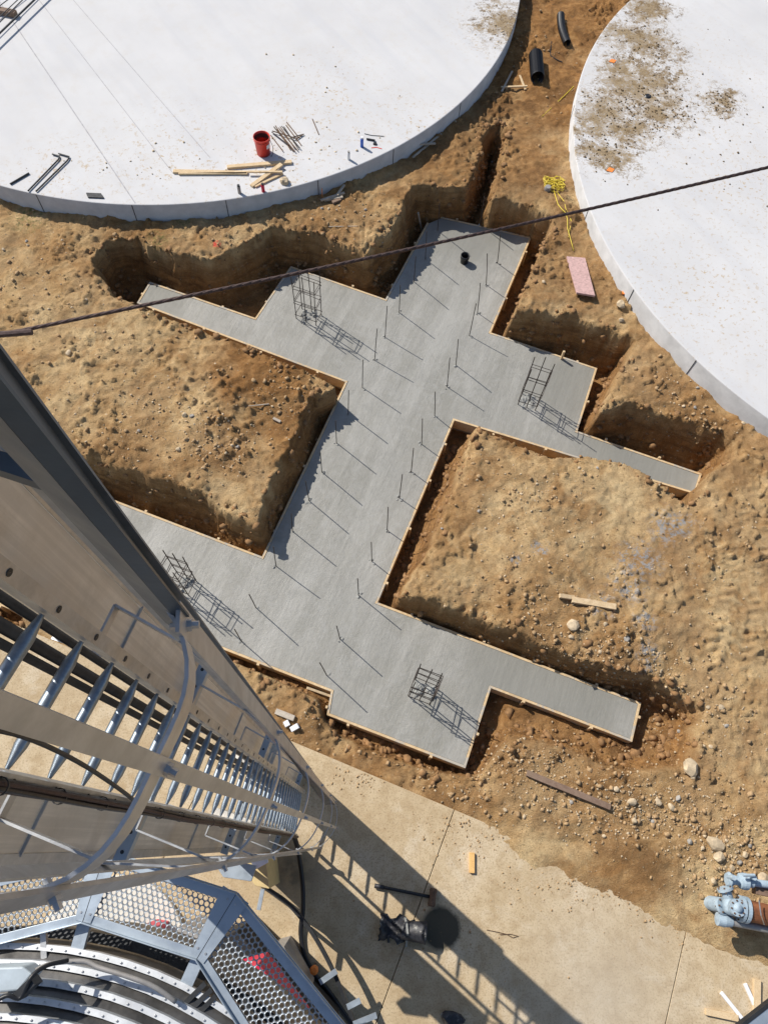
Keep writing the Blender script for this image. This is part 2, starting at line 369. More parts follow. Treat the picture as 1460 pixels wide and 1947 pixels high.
def chipped_blue():
    m, nt, p = mat_base('weathered_blue_paint', .65); n = NT(nt); a = n.noise(9, 8, .75); b = n.noise(26, 6, .8)
    c = n.ramp(a, [(.3, (.24, .31, .37)), (.55, (.36, .45, .52)), (.75, (.47, .55, .60))])
    c = n.mix(n.ramp(b, [(.60, 0), (.66, .85)]), c, (.17, .09, .05)); c = n.mix(n.ramp(n.noise(4, 7, .8), [(.52, 0), (.68, .5)]), c, (.28, .23, .17))
    nt.links.new(c, p.inputs['Base Color']); nt.links.new(n.bump(b, .25, .004), p.inputs['Normal']); return m
M['lightblue'] = chipped_blue()
M['cover'] = simple('pale_cover', (.42, .48, .52), .5, 0, .25, 6)
M['rust'] = simple('rusty_pipe', (.27, .10, .04), .8, .2, .6, 7, .6)
M['grey_pipe'] = simple('grey_pipe', (.36, .34, .32), .6, .3, .3)
M['yellow'] = simple('yellow_rubber', (.72, .55, .05), .5, 0, .15)
M['pinkboard'] = simple('pink_film_board', (.56, .36, .33), .7, 0, .35, 22)
M['orange'] = simple('orange_plastic', (.9, .26, .05), .6, 0, .1)
M['rock'] = simple('field_stone', (.56, .44, .29), .9, 0, .45, 9, .6)
M['rockgrey'] = simple('grey_stone', (.36, .33, .29), .9, 0, .45, 9, .6)
M['clod'] = simple('dirt_clod', (.44, .29, .15), .95, 0, .5, 20, .8)
M['footing'] = simple('pale_footing', (.66, .62, .54), .9, 0, .15, 3)
M['matte_black'] = simple('matte_black_block', (.012, .012, .013), .8, 0, .4)  # even matte black for the block below the right deck panel
M['mud'] = simple('dark_mud', (.17, .115, .06), .95, 0, .5, 20, .6)
M['cable'] = simple('wire_rope', (.085, .055, .05), .6, .5, .4, 60, .4)
M['dark'] = simple('dark_steel', (.05, .052, .055), .5, .6, .4)
M['tan'] = simple('tan_painted_sheet', (.60, .46, .22), .6, 0, .2)
M['redpaint'] = simple('red_machine_paint', (.68, .02, .07), .45, 0, .3)
M['cement'] = simple('cement_lump', (.30, .30, .28), .9, 0, .35, 20, .8)
M['grass'] = simple('green_weed', (.10, .16, .03), .8, 0, .4)

# ------------------------------------------------------------------ setting: slab outline
ZS = -0.12        # top of the fresh concrete
FLOOR = -0.50
SLABPX = [(838, 415), (1005, 453), (928, 634), (1130, 702), (1092, 822), (1328, 903), (1318, 935), (861, 795), (712, 1148), (1212, 1339),
          (1197, 1404), (930, 1302), (881, 1454), (627, 1356), (635, 1312), (436, 1234), (90, 1095), (60, 1170), (-60, 1120), (-20, 940), (20, 880), (225, 958), (501, 1064), (662, 725), (266, 575), (287, 540),
          (487, 609), (555, 510), (735, 573), (815, 425)]
SLAB = [at(x, y, ZS) for x, y in SLABPX]
LTC, LTR, LTZ = (-4.729, 20.342), 8.639, 1.05
RTC, RTR, RTZ = (13.704, 13.548), 9.093, 1.0
A0, A1 = at(566, 1414, 0), at(1315, 1730, 0)
adir = (A1-A0).normalized(); anor = Vector((adir.y, -adir.x, 0))     # points to the apron side

# ------------------------------------------------------------------ terrain
CTRL = [(50, 450, .62), (200, 430, .66), (350, 470, .66), (600, 470, .66), (720, 400, .68), (860, 320, .66), (1020, 200, .62), (1000, 70, .62), (1080, 420, .64), (1100, 560, .64), (1250, 690, .58),
        (1400, 850, .52), (1440, 950, .5), (1000, 950, .56), (1000, 1100, .55), (850, 1060, .52), (1200, 1000, .48), (1350, 1100, .42), (1180, 1240, .5), (1400, 1300, .3), (1300, 1420, .16),
        (1000, 1470, .16), (1060, 1445, .2), (1150, 1475, .2), (1250, 1490, .2), (900, 1490, .0), (760, 1450, -.06), (650, 1400, -.10), (560, 1360, .04), (500, 1320, .06), (1100, 1560, .1), (1300, 1600, .12),
        (1440, 1560, .3), (1440, 1700, .1), (400, 800, .56), (150, 700, .6), (100, 560, .62), (500, 660, .50), (540, 800, .40), (500, 900, .44), (300, 870, .56), (0, 800, .6), (450, 1280, .05), (200, 1300, .1), (0, 1250, .1), (1330, 960, .5), (1250, 930, .52), (1120, 890, .55)]
CP = np.array([(*at(x, y, z)[:2], z) for x, y, z in CTRL])
# lip of the excavation: pixel, height, horizontal width of the slope down to the trench floor
LIP = [(172, 490, .3), (192, 455, .3), (262, 448, .3), (330, 482, .35), (400, 490, .35), (470, 462, .3), (515, 432, .25), (600, 440, .3), (695, 478, .3), (748, 430, .3), (785, 352, .25),
       (812, 346, .25), (850, 354, .25), (885, 352, .25), (900, 335, .3), (915, 285, .35), (928, 240, .3), (950, 225, .3), (965, 250, .45), (958, 310, .45), (940, 350, .35), (936, 378, .25), (985, 378, .28), (1052, 412, .15),
       (1050, 430, .12), (1010, 520, .12), (978, 592, .15), (1030, 592, .35), (1100, 598, .38), (1170, 625, .35), (1205, 645, .2), (1200, 670, .18), (1165, 730, .2), (1140, 785, .18), (1165, 772, .4), (1210, 765, .4), (1290, 790, .42), (1375, 818, .4), (1400, 840, .3), (1395, 868, .3),
       (1350, 900, .2), (1338, 935, .10), (1312, 962, .10), (1240, 912, .10), (1190, 880, .10), (1120, 868, .12), (1050, 872, .12), (960, 838, .12), (905, 812, .25), (886, 860, .35), (862, 940, .45), (820, 1040, .4), (775, 1105, .3), (763, 1130, .2), (800, 1142, .25), (881, 1163, .3), (991, 1204, .3), (1081, 1244, .3), (1156, 1268, .3), (1231, 1282, .3), (1290, 1318, .3),
       (1335, 1350, .35), (1325, 1420, .4), (1296, 1462, .4), (1200, 1475, .45), (1110, 1448, .45), (1035, 1418, .4), (975, 1412, .4), (945, 1440, .25), (915, 1478, .15), (830, 1478, .2), (720, 1440, .2), (640, 1405, .2), (612, 1368, .2),
       (600, 1330, .12), (540, 1300, .08), (440, 1256, .08), (60, 1110, .08), (30, 1195, .08), (-90, 1130, .1), (-60, 920, .1), (20, 840, .2), (110, 850, .25), (205, 880, .3), (290, 910, .35), (380, 935, .35), (455, 985, .35), (492, 1000, .35), (500, 945, .5), (548, 850, .55), (572, 785, .45), (592, 752, .3), (636, 735, .15), (600, 712, .05), (540, 688, .05), (440, 648, .05), (330, 608, .05), (262, 582, .08), (215, 562, .2), (195, 530, .25)]
def zp(x, y):
    d2 = (x[..., None]-CP[:, 0])**2+(y[..., None]-CP[:, 1])**2+.12
    wgt = 1/d2**1.6
    return (wgt*CP[:, 2]).sum(-1)/wgt.sum(-1)
lipz = [float(np.clip(zp(np.array([at(x, y, .4)[0]]), np.array([at(x, y, .4)[1]]))[0], -.2, .8)) for x, y, _ in LIP]
LIPW = np.array([at(x, y, z)[:2] for (x, y, _), z in zip(LIP, lipz)]); LIPS = np.array([q[2] for q in LIP])
SLW = np.array([p[:2] for p in SLAB])
def polydist(X, Y, poly, wts=None):
    """signed distance (positive inside) and weight of the nearest edge"""
    best = np.full(X.shape, 1e9); inside = np.zeros(X.shape, bool); wv = np.zeros(X.shape)
    n = len(poly)
    for i in range(n):
        x1, y1 = poly[i]; x2, y2 = poly[(i+1) % n]; dx, dy = x2-x1, y2-y1
        t = np.clip(((X-x1)*dx+(Y-y1)*dy)/(dx*dx+dy*dy), 0, 1)
        d = np.hypot(X-x1-t*dx, Y-y1-t*dy)
        if wts is not None:
            wv = np.where(d < best, wts[i]*(1-t)+wts[(i+1) % n]*t, wv)
        best = np.minimum(best, d)
        c = ((y1 > Y) != (y2 > Y)) & (X < (x2-x1)*(Y-y1)/(y2-y1+1e-12)+x1); inside ^= c
    return np.where(inside, best, -best), wv
def terrain(X, Y, full=False):
    plat = zp(X, Y)
    n1 = fbm(X, Y, .9, 4); n2 = fbm(X, Y, 3.3, 4, 3.1); n3 = fbm(X, Y, 9, 4, 9.7); n4 = vnoise(X*26, Y*26)
    plat = plat+(n1-.5)*.16+(n2-.5)*.10+(n3-.5)*.05
    # scattered lumps and clods
    cl = np.clip(fbm(X, Y, 12, 3, 21.)-.55, 0, 1)*.32*np.clip((fbm(X, Y, 1.3, 3, 40.)-.38)*4, 0, 1)
    plat = plat+cl
    n5 = fbm(X, Y, 21, 2, 55.); plat = plat+(n4-.5)*.020+(np.abs(n5-.5)*2)*.022*np.clip((n1-.3)*3, .2, 1)
    sd_, wv = polydist(X, Y, LIPW, LIPS)
    jit = (n1-.5)*.10+(n2-.5)*.10+(n3-.5)*.06+(n4-.5)*.02+(np.floor(vnoise(X*2.9+.4*n2, Y*2.9+7)*5)/5-.4)*.07
    jit = jit*np.clip(wv/.25, .2, 1.1)
    t = np.clip((sd_+jit)/np.maximum(wv, .03), 0, 1)
    ts = .6*np.sin(t*np.pi/2)+.4*t
    fl = FLOOR+(n2-.5)*.1+(n3-.5)*.05
    for px, py, r, dz in [(1040, 1380, .75, .20), (1150, 1420, .8, .22), (1250, 1420, .7, .22), (975, 1370, .4, .15), (560, 1320, .7, .2), (700, 1420, .8, .12)]:
        c = at(px, py, -.3); fl = np.maximum(fl, FLOOR+dz*np.exp(-((X-c[0])**2+(Y-c[1])**2)/r**2)+(n2-.5)*.1+(n3-.5)*.06)
    # bulge of fallen soil on the floor beside the wall
    z = plat*(1-ts)+fl*ts+((n3-.5)*.16+(n4-.5)*.07+(np.abs(n5-.5)*2-.4)*.12)*np.sin(np.pi*t)
    # rounded crumbling rim
    rim = np.exp(-((sd_+.06)/.10)**2)*np.clip(wv/.3, 0, 1)
    z = z-(rim*.015)+rim*(n3-.5)*.10
    # keep the soil clear of the slab itself
    ss, _ = polydist(X, Y, SLW)
    z = np.where(ss > -.03, np.minimum(z, FLOOR+.05), z)
    # apron and tank pads
    da = (X-A0.x)*anor.x+(Y-A0.y)*anor.y
    edge = da+(n2-.5)*.22+(n1-.5)*.25
    al = (X-A0.x)*adir.x+(Y-A0.y)*adir.y; spill = np.clip((al-2.0)/2.0, 0, 1)
    edge = da+((n2-.5)*.12+(n1-.5)*.4)*spill-.10*spill
    az = np.clip(-.07+.10*spill-edge*.22, -.3, .05)+(n3-.5)*.04
    z = np.where(da > -.25, np.minimum(z, np.where(da > 0, az, z)), z)
    near = np.clip((da+.6)/.6, 0, 1)*(da < .02)
    z = z*(1-near)+np.minimum(z, -.05+.10*spill+(n3-.5)*.06)*near
    # tyre tread pressed into the soil at the right
    for (ax0, ay0), (bx0, by0) in (((1408, 930), (1335, 1290)), ((1455, 960), (1400, 1300))):
        p, q = at(ax0, ay0, .45), at(bx0, by0, .4); tl_ = (q-p).length; ux_, uy_ = (q.x-p.x)/tl_, (q.y-p.y)/tl_
        u = (X-p.x)*ux_+(Y-p.y)*uy_; v = (X-p.x)*-uy_+(Y-p.y)*ux_
        mk = np.clip((.24-np.abs(v))/.05, 0, 1)*np.clip(u/.3, 0, 1)*np.clip((tl_-u)/.3, 0, 1)*np.clip((n2-.35)*5, 0, 1)
        z = z+mk*(np.clip(np.sin((u+np.abs(v)*.5)*2*np.pi/.17)*3, -1, 1)*.02-.015)
    for c, r in ((LTC, LTR), (RTC, RTR)):
        dd = np.hypot(X-c[0], Y-c[1])-r
        z = z+.06*np.exp(-(dd/.15)**2)*(n2*1.5-.5)
        z = np.where(dd < -.3, .2, z)
    if not full: return z
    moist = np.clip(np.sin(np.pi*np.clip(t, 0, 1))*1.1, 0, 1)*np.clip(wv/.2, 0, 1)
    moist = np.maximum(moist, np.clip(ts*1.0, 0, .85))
    for px, py, r, a in [(1010, 130, 3.4, 1.0), (1090, 20, 4.5, 1.0), (1000, 320, 1.5, .8), (520, 690, 1.3, 1.0), (570, 800, 1.3, .95), (430, 850, .8, .6), (850, 330, 1.9, .75), (600, 440, 1.6, .6), (250, 450, 1.2, .6), (1100, 520, 1.6, .7), (1300, 800, 1.4, .65), (1000, 1180, 1.0, .5), (900, 900, .9, .5), (1180, 1300, 1.0, .5), (1150, 1420, 1.4, .5), (250, 900, 1.2, .5), (1200, 1640, 1.0, .6), (1300, 760, .8, .5), (1000, 1400, 1.0, .4), (860, 950, .8, .6), (1080, 460, 1.0, .6), (1250, 640, .8, .5), (700, 1430, 1.2, .75), (840, 980, .7, .55), (1180, 1600, 1.3, .45), (1100, 520, .9, .5), (560, 1340, .7, .5), (860, 1500, .8, .5), (200, 440, 1.2, .4)]:
        c = at(px, py, .5); q = np.hypot(X-c[0], Y-c[1])/r
        moist = np.maximum(moist, a*np.clip(1.4-q*1.2+(n2-.5)*1.2+(n1-.5), 0, 1))
    moist = np.clip(moist+(n3-.5)*.35, 0, 1)
    return z, moist
def make_ground():
    st = .032; xs = np.arange(-10.6, 12.4, st); ys = np.arange(-4.4, 23.5, st); nx, ny = len(xs), len(ys)
    X, Y = np.meshgrid(xs, ys, indexing='ij')
    Z = np.zeros_like(X); Mo = np.zeros_like(X)
    for i in range(0, nx, 40):
        Z[i:i+40], Mo[i:i+40] = terrain(X[i:i+40], Y[i:i+40], True)
    co = np.stack([X, Y, Z], -1).reshape(-1, 3); idx = np.arange(nx*ny).reshape(nx, ny)
    q = np.stack([idx[:-1, :-1], idx[1:, :-1], idx[1:, 1:], idx[:-1, 1:]], -1).reshape(-1, 4)
    # far skirt so that the sheet runs to the horizon
    far = 260; base = nx*ny
    ring = [(-far, -far, -.3), (far, -far, -.3), (far, far, .3), (-far, far, .3)]
    co = np.vstack([co, ring]); c00, c10, c11, c01 = idx[0, 0], idx[-1, 0], idx[-1, -1], idx[0, -1]
    me = bpy.data.meshes.new('ground')
    faces = [list(map(int, idx[:, 0][::-1]))+[base, base+1], list(map(int, idx[-1, :][::-1]))+[base+1, base+2], list(map(int, idx[:, -1]))+[base+2, base+3], list(map(int, idx[0, :]))+[base+3, base]]
    loops = np.concatenate([q.ravel()]+[np.array(f) for f in faces]); cnt = np.concatenate([np.full(len(q), 4), [len(f) for f in faces]])
    start = np.concatenate([[0], np.cumsum(cnt)[:-1]])
    me.vertices.add(len(co)); me.vertices.foreach_set('co', co.ravel())
    me.loops.add(len(loops)); me.loops.foreach_set('vertex_index', loops.astype(np.int32))
    me.polygons.add(len(cnt)); me.polygons.foreach_set('loop_start', start.astype(np.int32))
    me.update(calc_edges=True); me.validate()
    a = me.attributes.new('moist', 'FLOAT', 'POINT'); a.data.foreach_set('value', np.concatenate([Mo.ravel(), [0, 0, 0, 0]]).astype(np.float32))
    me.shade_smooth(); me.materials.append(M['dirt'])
    o = bpy.data.objects.new('ground', me); C.objects.link(o); return struct(o)
make_ground()
def gz(x, y):
    return float(terrain(np.array([[x]]), np.array([[y]]))[0, 0])
def gpt(px, py, off=0.0):
    """point on the soil surface that the photo shows at this pixel"""
    z = .4
    for _ in range(6):
        p = at(px, py, z); z = .5*z+.5*gz(p.x, p.y)
    p = at(px, py, z); return Vector((p.x, p.y, gz(p.x, p.y)+off))

# ------------------------------------------------------------------ apron of cast concrete panels
def make_apron():
    mb = MB(); e = (at(1302, 1780, 0)-at(1265, 1945, 0)).normalized()       # joint direction
    s0 = at(847, 1585, 0); s1 = at(1302, 1780, 0)
    # joint lines cut the edge line at these stations
    def cut(p):
        # intersection of p + t e with the edge line
        d = (A0-p); den = e.x*(-adir.y)+e.y*adir.x
        t = (d.x*(-adir.y)+d.y*adir.x)/den; return p+e*t
    c0, c1 = cut(s0), cut(s1); w_ = (c1-c0).dot(adir)
    st = [c0+adir*w_*k for k in range(-4, 4)]
    g = .012
    for i in range(len(st)-1):
        for r0, r1 in ((0, 8), (8, 16)):
            a = st[i]+adir*g/2-e*(r0+(g if r0 else 0)); b = st[i+1]-adir*g/2-e*(r0+(g if r0 else 0))
            c = b-e*(r1-r0-g); d = a-e*(r1-r0-g)
            mb.prism([a, b, c, d], -.2, 0)
    return struct(mb.build('apron', M['apron'], bevel=.006))
make_apron()
struct(MB().prism([A0-adir*14+anor*.05, A0+adir*14+anor*.05, A0+adir*14+anor*16, A0-adir*14+anor*16], -.25, -.06).build('apron_base', M['clod']))

# ------------------------------------------------------------------ round tank pads
def tank_pad(c, r, z, mat, label, n=220):
    t = thing('tank_pad', (c[0], c[1], 0), label, 'concrete pad')
    MB().lathe([(0.0001, z), (r-.02, z), (r-.006, z-.006), (r, z-.02)], (c[0], c[1], 0), n=n).build('top', mat, t)
    mb = MB().lathe([(r-.001, z-.02), (r, z-.021), (r+.004, -.5)], (c[0], c[1], 0), n=n)
    mb.build('side', M['pad_side'], t, smooth=True)
    return t
padL = tank_pad(LTC, LTR, LTZ, M['pad_left'], 'left round white concrete tank pad holding the red bucket and loose lumber')
padR = tank_pad(RTC, RTR, RTZ, M['pad_right'], 'right round white concrete tank pad smeared with brown mud')
# cast joints on the side of the pads and thin grey lines across the left top
def pad_joints(t, c, r, z, px):
    for x, y in px:
        p = at(x, y, z); a = math.atan2(p.y-c[1], p.x-c[0])
        q = Vector((c[0]+math.cos(a)*(r+.003), c[1]+math.sin(a)*(r+.003), 0))
        MB().bar(q+Vector((0, 0, -.2)), q+Vector((0, 0, z-.01)), .012, .008, (math.cos(a), math.sin(a), 0)).build('form_seam', M['dark'], t)
pad_joints(padL, LTC, LTR, LTZ, [(250, 393), (430, 385), (605, 343), (745, 280), (870, 192), (70, 367)])
pad_joints(padR, RTC, RTR, RTZ, [(1120, 395), (1205, 550), (1315, 690), (1092, 200)])
M['pad_line'] = simple('thin_grey_line', (.42, .41, .42), .9)  # plain grey for the thin lines laid across the left pad
for a, b, wd in [((28, 45), (255, 400), .022), ((75, 0), (330, 330), .014), ((140, 0), (400, 300), .012)]:
    p, q = at(*a, LTZ+.003), at(*b, LTZ+.003)
    dd = Vector((q.x-LTC[0], q.y-LTC[1]))
    if dd.length > LTR-.05: q = Vector((LTC[0]+dd.x/dd.length*(LTR-.05), LTC[1]+dd.y/dd.length*(LTR-.05), LTZ+.003))
    MB().bar(p+(p-q)*.3, q, wd, .003).build('thin_grey_line', M['pad_line'], padL)

# ------------------------------------------------------------------ the fresh slab and its formwork
def make_slab():
    mb = MB(); mb.prism([(p.x, p.y) for p in SLAB], FLOOR-.05, ZS)
    o = mb.build('foundation_slab', M['wet'])
    return tag(o, 'wet grey cross shaped foundation slab freshly poured in the trench', 'concrete slab')
slab = make_slab()
def off_poly(poly, d):
    n = len(poly); out = []
    for i in range(n):
        p0, p1, p2 = (Vector((*poly[(i+k) % n][:2],)) for k in (-1, 0, 1))
        a = (p1-p0).normalized(); b = (p2-p1).normalized(); na = Vector((-a.y, a.x)); nb = Vector((-b.y, b.x))
        mi = (na+nb); mi = mi/max(.3, mi.dot(na)) if mi.length > 1e-6 else na
        out.append(p1+mi*d)
    return out
area = sum(SLAB[i].x*SLAB[(i+1) % len(SLAB)].y-SLAB[(i+1) % len(SLAB)].x*SLAB[i].y for i in range(len(SLAB)))
OS = 1 if area < 0 else -1
form = thing('formwork', (SLAB[0].x, SLAB[0].y, FLOOR), 'pale plank formwork staked around the edge of the wet slab', 'formwork')
fo0, fo1 = off_poly(SLAB, OS*.004), off_poly(SLAB, OS*.044)
nS = len(SLAB)
for i in range(nS):
    j = (i+1) % nS
    if i in (nS-1,): continue                     # the ragged top end has no board
    q = [fo0[i], fo0[j], fo1[j], fo1[i]]
    lift = random.uniform(.004, .014)
    mb = MB(); mb.prism(q, ZS-.27, ZS+lift); mb.build('form_board', M['form'], form, bevel=.003)
    L = (fo1[j]-fo1[i]).length; k = max(1, int(L/1.0)); dv = (fo1[j]-fo1[i])/L; nv = Vector((-dv.y, dv.x))*OS
    for s_ in range(k):
        c = fo1[i]+dv*(L*(s_+.5+random.uniform(-.2, .2))/k)+nv*.022
        tp = ZS+random.uniform(-.02, .05)
        MB().prism([c-dv*.022-nv*.018, c+dv*.022-nv*.018, c+dv*.022+nv*.018, c-dv*.022+nv*.018], FLOOR-.1, tp).build('stake', M['wood'], form)

# ------------------------------------------------------------------ rebar dowels
DL = [((832, 400+38), (829, 398)), ((809, 492), (811, 440)), ((787, 535), (789, 492)), ((759, 594), (761, 542)), ((732, 642), (736, 582)), ((712, 686), (717, 625)), ((689, 737), (690, 684)), ((662, 787), (663, 742)), ((640, 842), (638, 800)),
      ((612, 897), (609, 860)), ((588, 952), (581, 915)), ((556, 1010), (554, 977)), ((525, 1077), (520, 1039)), ((487, 1155), (474, 1130)), ((460, 1220), (446, 1196))]
DR = [((913, 427), (918, 378)), ((946, 500), (951, 445)), ((925, 542), (926, 482)), ((908, 595), (913, 538)), ((892, 639), (905, 577)), ((867, 694), (871, 645)), ((850, 736), (855, 680)), ((827, 790), (827, 745)), ((802, 845), (803, 796)),
      ((782, 897), (786, 852)), ((759, 947), (765, 902)), ((736, 1009), (738, 964)), ((707, 1067), (706, 1031)), ((682, 1132), (680, 1100)), ((647, 1215), (640, 1190)), ((622, 1284), (608, 1260))]
ORD = ['first', 'second', 'third', 'fourth', 'fifth', 'sixth', 'seventh', 'eighth', 'ninth', 'tenth', 'eleventh', 'twelfth', 'thirteenth', 'fourteenth', 'fifteenth', 'sixteenth']
def lump(mb, c, r, h):
    n = 9; vs = [Vector((c.x, c.y, c.z+h))]
    for k in range(n):
        a = 2*math.pi*k/n; rr = r*random.uniform(.6, 1.3); vs.append(c+Vector((math.cos(a)*rr*.55, math.sin(a)*rr*.55, h*random.uniform(.3, .9))))
    for k in range(n):
        a = 2*math.pi*k/n; rr = r*random.uniform(.8, 1.4); vs.append(c+Vector((math.cos(a)*rr, math.sin(a)*rr, -.004)))
    fs = [(0, 1+k, 1+(k+1) % n) for k in range(n)]+[(1+k, 1+n+k, 1+n+(k+1) % n, 1+(k+1) % n) for k in range(n)]
    mb.add(vs, fs)
HTD = .88
lm = MB()
for side, L in (('left', DL), ('right', DR)):
    for k, (b, t) in enumerate(L):
        B = at(*b, ZS); T = at(*t, ZS+HTD)
        dv = Vector((T.x-B.x, T.y-B.y)); 
        if dv.length > .14: dv = dv*(.14/dv.length)
        T = Vector((B.x+dv.x, B.y+dv.y, ZS+HTD))
        mb = MB().tube([B-Vector((0, 0, .1)), B.lerp(T, .5), T], .0085, 6)
        tag(mb.build('rebar_dowel', M['rebar']), f'{ORD[k]} rebar dowel from the far end of the {side} row on the slab', 'rebar', 'rebar dowels standing in the wet slab')
        for _ in range(random.randint(1, 4)):
            lump(lm, B+Vector((random.uniform(-.05, .05), random.uniform(-.05, .05), 0)), random.uniform(.015, .04), random.uniform(.008, .025))
lm.build('concrete_crumbs', M['cement'], slab)['kind'] = 'stuff'

# rebar cages
se = (SLAB[1]-SLAB[2]).normalized(); sx = (SLAB[3]-SLAB[2]).normalized()     # slab axes
def cage(c, a, b, h, label, lean=(0, 0)):
    t = thing('rebar_cage', c, label, 'rebar cage', 'rebar column cages on the slab')
    pos = [(-a, -b), (0, -b), (a, -b), (a, b), (0, b), (-a, b)]
    ln = Vector((lean[0], lean[1], 0))
    P_ = lambda u, v, z: c+sx*u+se*v+Vector((0, 0, z))+ln*(z/h)
    for u, v in pos:
        hh = h*random.uniform(.93, 1.05); j = random.uniform(-.02, .02)
        MB().tube([P_(u, v, -.1), P_(u+j*.5, v, hh*.5), P_(u+j, v+j, hh)], .009, 6).build('vertical_bar', M['rebar'], t)
    for z in (.12, .42, .50, .80, .88):
        q = [P_(u*1.08+random.uniform(-.01, .01), v*1.08+random.uniform(-.01, .01), z*h/1.15+random.uniform(-.02, .02)) for u, v in ((-a, -b), (a, -b), (a, b), (-a, b))]
        mb = MB()
        for k in range(4): mb.tube([q[k], q[(k+1) % 4]], .0065, 5)
        mb.build('tie', M['rebar'], t)
    for k in range(9):
        lump(lm2, c+Vector((random.uniform(-.16, .16), random.uniform(-.16, .16), 0)), random.uniform(.04, .09), random.uniform(.02, .06))
    return t
lm2 = MB()
def cctr(*px): 
    q = [at(x, y, ZS) for x, y in px]; s = Vector((0, 0, 0))
    for p in q: s += p
    return s/len(q)
cage(cctr((561, 610), (579, 622), (614, 596), (596, 583)), .22, .14, 1.3, 'rebar cage on the upper left block of the slab with rubble at its foot')
cage(cctr((981, 763), (1002, 778), (1027, 765), (1008, 750)), .18, .14, 1.25, 'rebar cage on the upper right block of the slab beside a tall form stake')
cage(cctr((781, 1311), (801, 1331), (826, 1331), (803, 1290)), .18, .15, 1.15, 'rebar cage on the lower right block of the slab casting a grid shadow')
cage(cctr((328, 1105), (345, 1125), (372, 1120), (352, 1098)), .18, .14, 1.15, 'rebar cage on the slab half hidden behind the steel tower')
lm2.build('concrete_lumps', M['cement'], slab)['kind'] = 'stuff'
# black pipe stub through the slab
b = at(882, 498, ZS); t = thing('pipe_stub', b, 'short black plastic pipe stub sticking up from the wet slab', 'pipe')
MB().lathe([(.085, -.05), (.085, .12), (.098, .12), (.098, .20), (.088, .20), (.078, .19), (.078, -.02)], b, n=24).build('pipe', M['black'], t, smooth=True)
MB().lathe([(.001, .02), (.077, .02)], b, n=20).build('inside', M['darkin'], t)
# stake standing beside the upper right cage
p0, p1 = at(1068, 682, ZS), at(1072, 668, ZS+.25)
tag(MB().bar(p0-Vector((0, 0, .4)), p1, .04, .04, (1, 0, 0)).build('form_stake', M['wood']), 'tall wooden stake standing up above the form board by the upper right cage', 'wooden stake')
p0 = gpt(803, 438); p0.z = FLOOR; 
tag(MB().bar(p0, at(795, 405, ZS+.35), .05, .03, (1, 0, 0)).build('form_stake', M['wood_old']), 'weathered wooden stake leaning in the shaded trench at the slab head', 'wooden stake')

# ------------------------------------------------------------------ loose things: shared builders
def plank(a, b, w_, h_, mat, label, cat='plank', name='plank', group=None, roll=0.0):
    d = Vector(b)-Vector(a); side = d.cross(Vector((0, 0, 1))).normalized()
    u = Vector((0, 0, 1))*math.cos(roll)+side*math.sin(roll)
    return tag(MB().bar(a, b, w_, h_, u).build(name, mat, bevel=.003), label, cat, group)
def on(pxa, pxb, z, h): return at(*pxa, z+h/2), at(*pxb, z+h/2)

# red bucket
BZ = LTZ; bb = at(501.5, 291, BZ)
t = thing('bucket', bb, 'red plastic bucket with a white label on the left tank pad', 'bucket')
MB().lathe([(.001, .004), (.135, .004), (.14, .0), (.165, .36), (.172, .36), (.172, .385), (.178, .39), (.178, .40), (.166, .40), (.160, .34), (.138, .06)], bb, n=32).build('body', M['red'], t, smooth=True)
MB().lathe([(.171, .33), (.176, .332), (.176, .338), (.170, .34)], bb, n=32).build('rim_band', M['red'], t, smooth=True)
MB().lathe([(.001, .10), (.143, .10), (.146, .12), (.159, .355)], bb, n=28).build('inside', M['darkin'], t, smooth=True)
lb = MB()
vs = []
for k in range(7):
    a = rad(-52)+rad(30)*k/6
    for z in (.19, .28): 
        r_ = .1402+.025*z/.36+.0025+.003; vs.append(bb+Vector((math.cos(a)*r_, math.sin(a)*r_, z)))
lb.add(vs, [(2*k, 2*k+2, 2*k+3, 2*k+1) for k in range(6)]); lb.build('label', M['white'], t)
ha = [bb+Vector((math.cos(a)*.18, math.sin(a)*.18, .33)) for a in (rad(-20),)]
hp = [bb+Vector((.17, -.02, .34)), bb+Vector((.22, -.06, .22)), bb+Vector((.215, -.10, .09)), bb+Vector((.17, -.13, .02))]
MB().tube(hp, .006, 6).build('handle', M['dark'], t)
# stakes pile
STK = [((521, 241), (558, 288)), ((524, 239), (552, 284)), ((530, 243), (566, 286)), ((536, 240), (570, 281)), ((544, 238), (573, 276)), ((515, 257), (538, 287)), ((517, 251), (549, 276)), ((518, 249), (560, 262)), ((545, 232), (569, 262)), ((556, 261), (578, 255)), ((527, 246), (561, 288)), ((533, 241), (559, 280)), ((540, 241), (568, 284)), ((562, 266), (577, 255))]
STL = ['brown stake on the near left of the stake pile by the bucket', 'thin stake lying across the pile near the bucket', 'dark steel stake at the lower left of the pile', 'long stake at the right of the pile pointing away', 'short stake crossing the right end of the pile']
for k, (a, b) in enumerate(STK):
    z = LTZ+.012+.011*(k % 4)
    tag(MB().tube([at(*a, z), at(*b, z+random.uniform(-.004, .004))], .011, 6).build('steel_stake', M['rebar_rust' if k % 3 else 'rebar']), 'rusty steel stake in the loose heap beside the red bucket', 'steel stake', 'steel stakes heaped by the red bucket')
tag(MB().tube([at(594, 226, LTZ+.012), at(606, 255, LTZ+.012)], .010, 6).build('steel_stake', M['rebar_rust']), 'single rusty stake lying alone to the right of the stake heap', 'steel stake')
